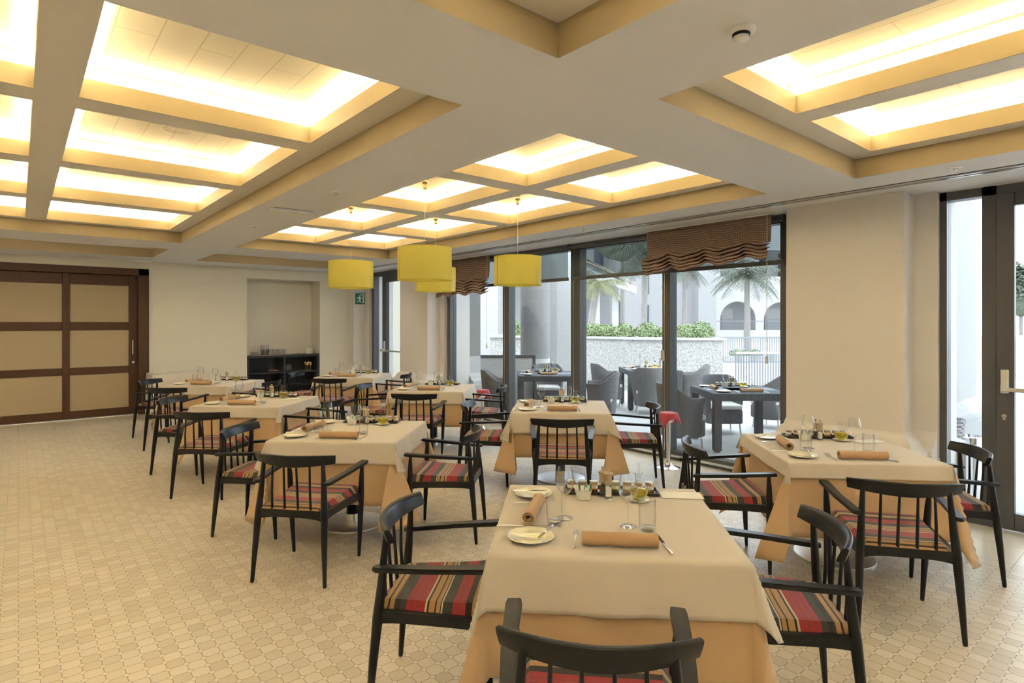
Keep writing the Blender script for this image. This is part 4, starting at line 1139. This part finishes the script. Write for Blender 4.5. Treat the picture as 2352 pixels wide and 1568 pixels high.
def camboxes(name, mat, label, cat, items, d0, r0=0, kindstruct=False, smooth=False):
    """mass built in its own frame facing the garden; items: r0,r1,d0,d1,z0,z1"""
    b = B()
    for q in items: bxm(b, q[0] - r0, q[1] - r0, q[2] - d0, q[3] - d0, q[4], q[5])
    p = rd(r0, d0); o = obj(name, b, mat, loc=(p.x, p.y, -.02), rot=CAMR, smooth=smooth)
    if label: thing(o, label, cat)
    return o
def PX(px, d): return (px - 1176) / 1350 * d
def PZ(py, d): return 1.6 - (py - 741) / 1350 * d
# terrace pillars
def tpillar(r0, r1, d0, d1, lb, mat, plinth=True):
    p = rd((r0 + r1) / 2, (d0 + d1) / 2); e = empty('terrace_pillar', (p.x, p.y, -.02), -YAW, lb, 'pillar'); hx, hy = (r1 - r0) / 2, (d1 - d0) / 2
    b = B(); bxm(b, -hx, hx, -hy, hy, .5 if plinth else 0, 3.3); obj('shaft', b, M[mat], e, smooth=False)
    if plinth:
        b = B(); loftm(b, [[Vector(q) for q in ((-hx - o_, -hy - o_, z), (hx + o_, -hy - o_, z), (hx + o_, hy + o_, z), (-hx - o_, hy + o_, z))] for o_, z in OG]); obj('plinth', b, M['smooth_white'], e)
def pier(x1, y0, y1, lb, upper, zs):
    e = empty('outer_pier', (6.3, (y0 + y1) / 2, -.02), 0, lb, 'pillar'); h = (y1 - y0) / 2; xa, xb = .055, x1 - 6.3
    b = B(); bxm(b, xa, xb, -h, h, zs, 3.2); obj('shaft', b, M[upper], e, smooth=False)
    b = B(); bxm(b, xa, xb, -h, h, .5, zs); loftm(b, [[Vector(q) for q in ((xa, -h - o_, z), (xb + o_, -h - o_, z), (xb + o_, h + o_, z), (xa, h + o_, z))] for o_, z in OG]); obj('plinth', b, M['smooth_white'], e)
pier(6.62, 8.80, 9.95, 'grey rendered outer pier with flared plinth at left of the glazing', 'stucco_grey', 1.0)
pier(6.42, 1.55, 2.66, 'short white outer pier behind the cream wall pillar', 'smooth_white', 1.0)
e = empty('arcade_pillar', (8.3, 2.40, -.02), 0, 'smooth white arcade pillar with moulded plinth, outside the narrow right pane', 'pillar')
b = B(); bxm(b, -.9, .9, -.5, .5, .5, 3.4); obj('shaft', b, M['pier_white'], e, smooth=False)
b = B(); loftm(b, [[Vector(q) for q in ((-.9 - o_, -.5 - o_, z), (.9 + o_, -.5 - o_, z), (.9 + o_, .5 + o_, z), (-.9 - o_, .5 + o_, z))] for o_, z in OG]); obj('plinth', b, M['pier_white'], e)
tpillar(PX(1262, 12.3), PX(1312, 12.3), 12.4, 13.0, 'pale square pillar right of the round terrace column', 'stucco_white', False)
p = rd(PX(1229, 12.0), 12.0); e = empty('round_column', (p.x, p.y, -.02), 0, 'round grey textured column on the terrace behind the left table', 'column')
b = B(); lathem(b, [(0, 0), (.36, 0), (.36, .25), (.31, .32), (.30, .9), (0, .9)], 40); obj('column_base', b, M['smooth_white'], e)
b = B(); lathem(b, [(0, .9), (.30, .9), (.30, 3.4), (0, 3.4)], 40); obj('shaft', b, M['stucco_grey'], e)
# low white screen with dark frame
p = rd(-.15, 11.3); e = empty('low_screen', (p.x, p.y, -.02), -YAW, 'low white screen panel with dark frame beside the round column', 'screen')
b = B(); bxm(b, -.60, .60, -.015, .015, .94, 1.0); bxm(b, .55, .60, -.02, .02, 0, 1.0); bxm(b, -.60, -.55, -.02, .02, 0, 1.0); obj('frame', b, M['dark_frame'], e)
b = B(); bxm(b, -.55, .55, -.006, .006, .05, .94); obj('panel', b, M['smooth_white'], e)
# far bright wall at left
camboxes('garden_wall', M['stucco_far_white'], 'tall bright white wall seen between the left terrace pillars', 'wall', [(-4.5, PX(1143, 19), 19, 19.4, 0, 6)], 19, -2)

# planter with stone face
b = B(); pts = [(-.6, 16.0), (PX(1260, 15.6), 15.6), (PX(1340, 15.0), 15.0), (PX(1425, 14.2), 14.2), (PX(1440, 14.0), 14.0), (PX(1540, 13.7), 13.7), (PX(1660, 13.4), 13.4)]
back = [(pts[-1][0] + .1, 15.2), (PX(1480, 14) + .6, 15.8), (1.5, 17.5), (-.6, 17.6)]
prism(b, pts + back, 0, 1.22)
p0 = empty('stone_planter', (0, 0, -.02), -YAW, 'long white shell-stone planter wall across the terrace', 'planter')
obj('stone_wall', b, M['stone'], p0, smooth=False)
b = B(); off = [(x, y - .06) for x, y in pts]; off[-1] = (off[-1][0] + .08, off[-1][1])
prism(b, off + [(back[0][0] + .06, back[0][1])] + back[1:], 1.22, 1.27); obj('coping', b, M['smooth_white'], p0, smooth=False)
b = B()
for z in (.62,):
    pass
def shrub(name, r, d, z, rx, ry, rz_, n, lb, leaf='shrub_leaf', ls=.05, cat='shrub', seed=1):
    rnd = random.Random(seed); b = B()
    for _ in range(n):
        th = rnd.random() * 6.283; ph = math.acos(rnd.uniform(-.25, 1)); k = rnd.uniform(.72, 1.04)
        k *= 1 + .10 * math.sin(th * 5 + seed) * math.sin(ph * 4)
        c = Vector((rx * math.sin(ph) * math.cos(th) * k, ry * math.sin(ph) * math.sin(th) * k, rz_ * math.cos(ph) * k + rz_ * .25))
        nrm = (c.normalized() + Vector([rnd.uniform(-.8, .8) for _ in range(3)])).normalized(); t = nrm.orthogonal().normalized(); t.rotate(Matrix.Rotation(rnd.random() * 6.28, 3, nrm)); u = nrm.cross(t); s = ls * rnd.uniform(.6, 1.2)
        b.faces.new([b.verts.new(c + t * s), b.verts.new(c + u * s * .5 + nrm * s * .15), b.verts.new(c - t * s), b.verts.new(c - u * s * .5 + nrm * s * .15)])
    # inner mass
    bmesh.ops.create_icosphere(b, subdivisions=2, radius=1, matrix=Matrix.Translation((0, 0, rz_ * .2)) @ Matrix.Diagonal((rx * .78, ry * .78, rz_ * .78, 1)))
    p = rd(r, d, z); o = obj(name, b, M[leaf], loc=p, rot=CAMR, smooth=False); return thing(o, lb, cat)
for i, (px, d, w, h, lb) in enumerate(((1180, 16.3, .28, .30, 'small green shrub left of the round column'), (1362, 15.5, .36, .26, 'leftmost green shrub on the stone planter, right of the mullion'), (1390, 15.3, .30, .24, 'green shrub second from left on the stone planter'), (1433, 14.9, .28, .25, 'round green shrub third from left on the stone planter'),
                            (1487, 14.6, .30, .27, 'round green shrub just left of the window mullion'), (1530, 14.5, .22, .2, 'low green shrub behind the window mullion'), (1575, 14.2, .27, .23, 'green shrub right of the window mullion on the planter'), (1610, 14.1, .30, .28, 'large green shrub at the right end of the planter'))):
    shrub('boxwood_shrub', PX(px, d), d, 1.26, w, .35, h, 1500, lb, seed=i + 1, ls=.035)

def palm(px, d, zt, zb, L, nf, lb, leaf='palm_leaf', tr=.10, seed=2, lean=0.0):
    rnd = random.Random(seed); p = rd(PX(px, d), d, zb); e = empty('palm_tree', p, 0, lb, 'palm tree'); H = zt - zb
    b = B(); tubem(b, [(lean * (k / 10) ** 2, 0, H * k / 10) for k in range(11)], [tr * (1.15 - .4 * k / 10 + .04 * (k % 2)) for k in range(11)], 12); obj('trunk', b, M['trunk'], e)
    b = B()
    for f in range(nf):
        az = f * 2.4 + rnd.random() * .4; el = rnd.uniform(-.1, 1.25); prev = Vector((lean, 0, H)); dirv = Vector((math.cos(az) * math.cos(el), math.sin(az) * math.cos(el), math.sin(el))); pts = [prev.copy()]; st = L / 12
        for k in range(12):
            dirv.z -= .13; dirv.normalize(); prev = prev + dirv * st; pts.append(prev.copy())
        for k in range(1, 13):
            t = (pts[k] - pts[k - 1]).normalized(); side = t.cross(Vector((0, 0, 1))).normalized(); ll = L * .30 * math.sin(math.pi * min(1, (k + 1) / 13.5)) + .03
            for q in (0, .5):
                base = pts[k - 1].lerp(pts[k], q)
                for s in (-1, 1):
                    tip = base + side * s * ll * .75 + t * ll * .35 + Vector((0, 0, -ll * rnd.uniform(.35, .7))); w = t * (L * .011)
                    b.faces.new([b.verts.new(base - w), b.verts.new(base + w), b.verts.new(tip)])
        for a_, c_ in zip(pts, pts[1:]):
            w = Vector((0, 0, .012)); b.faces.new([b.verts.new(a_ - w), b.verts.new(a_ + w), b.verts.new(c_ + w), b.verts.new(c_ - w)])
    o = obj('fronds', b, M[leaf], e, smooth=False); o['kind'] = 'stuff'
palm(1716, 25, 3.55, -.02, 1.75, 34, 'fan of palm fronds on a grey trunk before the arched building', tr=.13, seed=4)
palm(1572, 28, 4.2, -.02, 1.5, 26, 'pale palm tree beside the right window mullion', tr=.10, seed=9)
palm(1478, 23, 4.3, -.02, 1.9, 30, 'tall palm tree behind the middle of the planter', tr=.12, seed=6, lean=.2)
palm(1352, 20, 2.9, -.02, 1.15, 26, 'short yellowish palm in front of the white portico', leaf='palm_leaf_warm', tr=.14, seed=8, lean=.45)
# background trees behind screen top
for i, (px, py, d, w, h, lb) in enumerate(((1430, 560, 34, 2.2, 1.8, 'leafy green tree above the portico roof, seen through the screen'), (2345, 690, 18, .5, .9, 'small dark tree seen through the right glass door'))):
    shrub('leafy_tree', PX(px, d), d, PZ(py, d), w, w, h, 1600, lb, 'palm_leaf', .16 if i == 0 else .08, 'tree', 20 + i)
    tr_ = [o for o in D.objects if o.name.startswith('leafy_tree')][-1]
    b = B(); zz = PZ(py, d); tubem(b, [(0, 0, -zz + .05), (0, 0, 0)], [.15, .1] if i == 0 else [.06, .04], 10); obj('trunk', b, M['trunk'], tr_)

# arched building
d = 50; L_, R_ = PX(1632, d), PX(2000, d); zb = PZ(758, d); zt = 14
e = empty('arched_building', rd(0, 0, 0), -YAW, 'white rendered hotel building with arched loggias at the far right', 'building')
b = B()
def archwall(b, x0, x1, z0, z1, arches, y, th):
    xs_ = [x0]; 
    for (ac, aw, ah) in arches:
        # solid left of arch
        bxm(b, xs_[-1], ac - aw / 2, y, y + th, z0, z1); n = 16; R_a = aw / 2; zs = z0 + ah - R_a
        prev = (ac - R_a, z0)
        pts = [(ac - R_a * math.cos(math.pi * k / n), zs + R_a * math.sin(math.pi * k / n)) for k in range(n + 1)]
        for (xa, za), (xb_, zb_) in zip(pts, pts[1:]):
            prv = [b.verts.new(v) for v in ((xa, y, za), (xb_, y, zb_), (xb_, y, z1), (xa, y, z1), (xa, y + th, za), (xb_, y + th, zb_), (xb_, y + th, z1), (xa, y + th, z1))]
            for f in ((0, 1, 2, 3), (7, 6, 5, 4), (0, 4, 5, 1), (2, 6, 7, 3)): b.faces.new([prv[i] for i in f])
        xs_.append(ac + aw / 2)
    bxm(b, xs_[-1], x1, y, y + th, z0, z1)
z2f = PZ(635, d)
archwall(b, L_, R_, zb, z2f, [(PX(1695, d), 3.0, 2.45), (PX(1795, d), 3.0, 2.4), (PX(1900, d), 3.0, 2.4)], d, .8)
bxm(b, L_, PX(1655, d), d, d + .8, z2f, PZ(560, d)); bxm(b, PX(1690, d), PX(1745, d), d + .2, d + .8, z2f, PZ(560, d)); bxm(b, PX(1805, d), R_, d, d + .8, z2f, PZ(560, d)); bxm(b, L_, R_, d, d + .8, PZ(575, d), 10.5)
bxm(b, L_, R_, d + 3, d + 3.5, zb, 10.5); bxm(b, L_, L_ + .5, d, d + 3, zb, 10.5)
obj('facade', b, M['stucco_far_white'], e, smooth=False)
b = B(); bxm(b, L_ - .5, R_, d - .6, d + 3, zb - 1.0, zb); obj('podium', b, M['stone'], e, smooth=False)
for px in (1672, 1778, 1880):
    b = B(); bxm(b, PX(px - 8, d), PX(px + 12, d), d + 2.85, d + 3.02, zb, zb + 2.1); f = obj('window', b, M['window_dark'], e, smooth=False)
    b = B(); bxm(b, PX(px - 3, d), PX(px + 7, d), d + 2.80, d + 2.86, zb + .1, zb + 1.95); obj('pane', b, M['stucco_far_white'], f, smooth=False)
for px in (1665, 1765, 1785, 1830):
    b = B(); bxm(b, PX(px - 6, d), PX(px + 8, d), d + 2.85, d + 3.02, z2f + .2, z2f + 2.3); obj('window', b, M['window_dark'], e, smooth=False)
b = B(); 
for z in (zb + .75,): bxm(b, L_, R_, d - .02, d + .02, z, z + .05)
obj('balcony_rail', b, M['rail_grey'], e, smooth=False)
# middle building; its shade is put into the grey wall colour
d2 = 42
e = empty('grey_building', rd(0, 0, 0), -YAW, 'shaded grey hotel wing in the middle distance behind the palms', 'building')
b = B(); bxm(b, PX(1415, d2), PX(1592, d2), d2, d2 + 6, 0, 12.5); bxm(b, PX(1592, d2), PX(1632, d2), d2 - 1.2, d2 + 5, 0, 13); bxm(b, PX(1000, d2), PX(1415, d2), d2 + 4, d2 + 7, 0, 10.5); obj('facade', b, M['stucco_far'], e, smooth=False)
for (px, py, w, h) in ((1483, 640, 7, 34), (1483, 730, 7, 30), (1425, 730, 5, 40), (1375, 590, 10, 26), (1440, 560, 9, 30), (1380, 735, 12, 40), (1285, 560, 10, 22)):
    b = B(); y = d2 - .03 if px > 1415 else d2 + 3.9
    k = y / d2
    bxm(b, PX(px - w, y), PX(px + w, y), y - .04, y + .05, PZ(py + h, y), PZ(py - h, y)); obj('window', b, M['window_dark'], e, smooth=False)
# portico with tiled roof
d3 = 28
e = empty('white_portico', rd(0, 0, 0), -YAW, 'white columned portico with a tiled roof left of the planter palms', 'building')
b = B()
for px in (1330, 1371, 1414): bxm(b, PX(px - 8, d3), PX(px + 7, d3), d3, d3 + .5, 0, PZ(650, d3))
bxm(b, PX(1150, d3), PX(1420, d3), d3 - .1, d3 + .6, PZ(655, d3), PZ(632, d3)); obj('colonnade', b, M['stucco_white'], e, smooth=False)
b = B(); bxm(b, PX(1150, d3), PX(1425, d3), d3 + 3, d3 + 3.4, 0, PZ(640, d3)); obj('rear_wall', b, M['stucco_far'], e, smooth=False)
b = B(); x0, x1 = PX(1150, d3), PX(1470, d3)
def rp(x, y, z): return b.verts.new((x, y, z))
ze = PZ(640, d3)
b.faces.new([rp(x0, d3 - 1, ze + 1.3), rp(PX(1345, d3), d3 - 1, ze + .8), rp(x1 - .3, d3 - .6, ze - .35), rp(x1 - 1, d3 + 4, ze + .9), rp(x0, d3 + 4, ze + 2.2)])
b.faces.new([rp(x0, d3 - 1, ze + 1.15), rp(x0, d3 + 4, ze + 2.05), rp(x1 - 1, d3 + 4, ze + .75), rp(x1 - .3, d3 - .6, ze - .5), rp(PX(1345, d3), d3 - 1, ze + .65)])
for t in range(46):
    u = t / 45; a = Vector((PX(1330, d3), d3 - 1.02, ze + .84)).lerp(Vector((x1 - .3, d3 - .62, ze - .33)), u); tubem(b, [a, a + Vector((-.1, 1.6, .35))], .05, 6)
obj('tiled_roof', b, M['roof_tile'], e, smooth=False)
b = B(); a = Vector((PX(1250, d3), d3 - 1.0, ze + 1.0)); c = Vector((x1 - .3, d3 - .6, ze - .5)); 
sec = [[p_ + Vector(q) for q in ((0, -.05, -.25), (0, -.05, .1), (0, .3, .1), (0, .3, -.25))] for p_ in (a, c)]
loftm(b, sec); obj('cornice', b, M['stucco_white'], e, smooth=False)
# railings beyond the planter
def railing(r0, r1, d, z0, z1, n, lb, name='garden_railing'):
    p = rd((r0 + r1) / 2, d, 0); e = empty(name, (p.x, p.y, -.02), -YAW, lb, 'railing'); h = (r1 - r0) / 2
    b = B(); bxm(b, -h, h, -.025, .025, z1 - .05, z1); bxm(b, -h, h, -.02, .02, z0, z0 + .04); obj('rails', b, M['smooth_white'] if d < 17 else M['rail_grey'], e, smooth=False)
    b = B()
    for k in range(n + 1): x = -h + 2 * h * k / n; bxm(b, x - .012, x + .012, -.012, .012, z0, z1 - .03)
    o = obj('bars', b, M['rail_grey'], e, smooth=False); o['kind'] = 'stuff'
railing(PX(1690, 14), PX(1900, 14), 14, 0, PZ(806, 14), 34, 'metal railing with pale top rail right of the stone planter')
railing(PX(1640, 21), PX(1960, 21), 21, .2, PZ(772, 21), 60, 'farther dark railing in front of the palm bed')
camboxes('palm_bed', M['stone'], 'low round stone bed at the foot of the large palm', 'planter', [(PX(1660, 24), PX(1770, 24), 23.6, 26, 0, .28)], 24, PX(1716, 24))
for i, px in enumerate((1690, 1712, 1735)):
    shrub('bed_plant', PX(px, 24), 24, .24, .24, .3, .22, 500, 'low green plant in the stone bed, %s of three' % ('leftmost', 'middle', 'rightmost')[i], seed=30 + i, ls=.05)

# outside the right-hand door
p = rd(PX(2184, 5.65), 5.65); e = empty('woven_planter', (p.x, p.y, -.02), 0, 'tapering woven grey and white planter outside the narrow right pane', 'planter')
b = B(); lathem(b, [(0, .42), (.05, .42), (.10, .55), (.12, .70), (.112, .70), (.09, .55), (0, .46)], 28); obj('woven_cone', b, M['basket_weave'], e)
b = B(); bxm(b, -.14, .14, -.14, .14, 0, .42, .01); obj('pedestal', b, M['smooth_white'], e)
p = rd(PX(2226, 5.5), 5.5); e = empty('steel_bin', (p.x, p.y, -.02), 0, 'brushed steel cylindrical bin outside the narrow right pane', 'bin')
b = B(); lathem(b, [(0, 0), (.10, 0), (.10, .50), (.095, .50), (.095, .02), (0, .02)], 32); obj('body', b, M['brushed'], e)
b = B(); lathem(b, [(.105, .50), (.107, .56), (.100, .565), (.09, .53), (0, .52)], 32); obj('ash_lid', b, M['chrome'], e)
camboxes('boundary_wall', M['stone'], 'rough pale stone wall seen through the right glass door', 'wall', [(13, 26, 17, 17.4, 0, 1.25)], 17, 19)
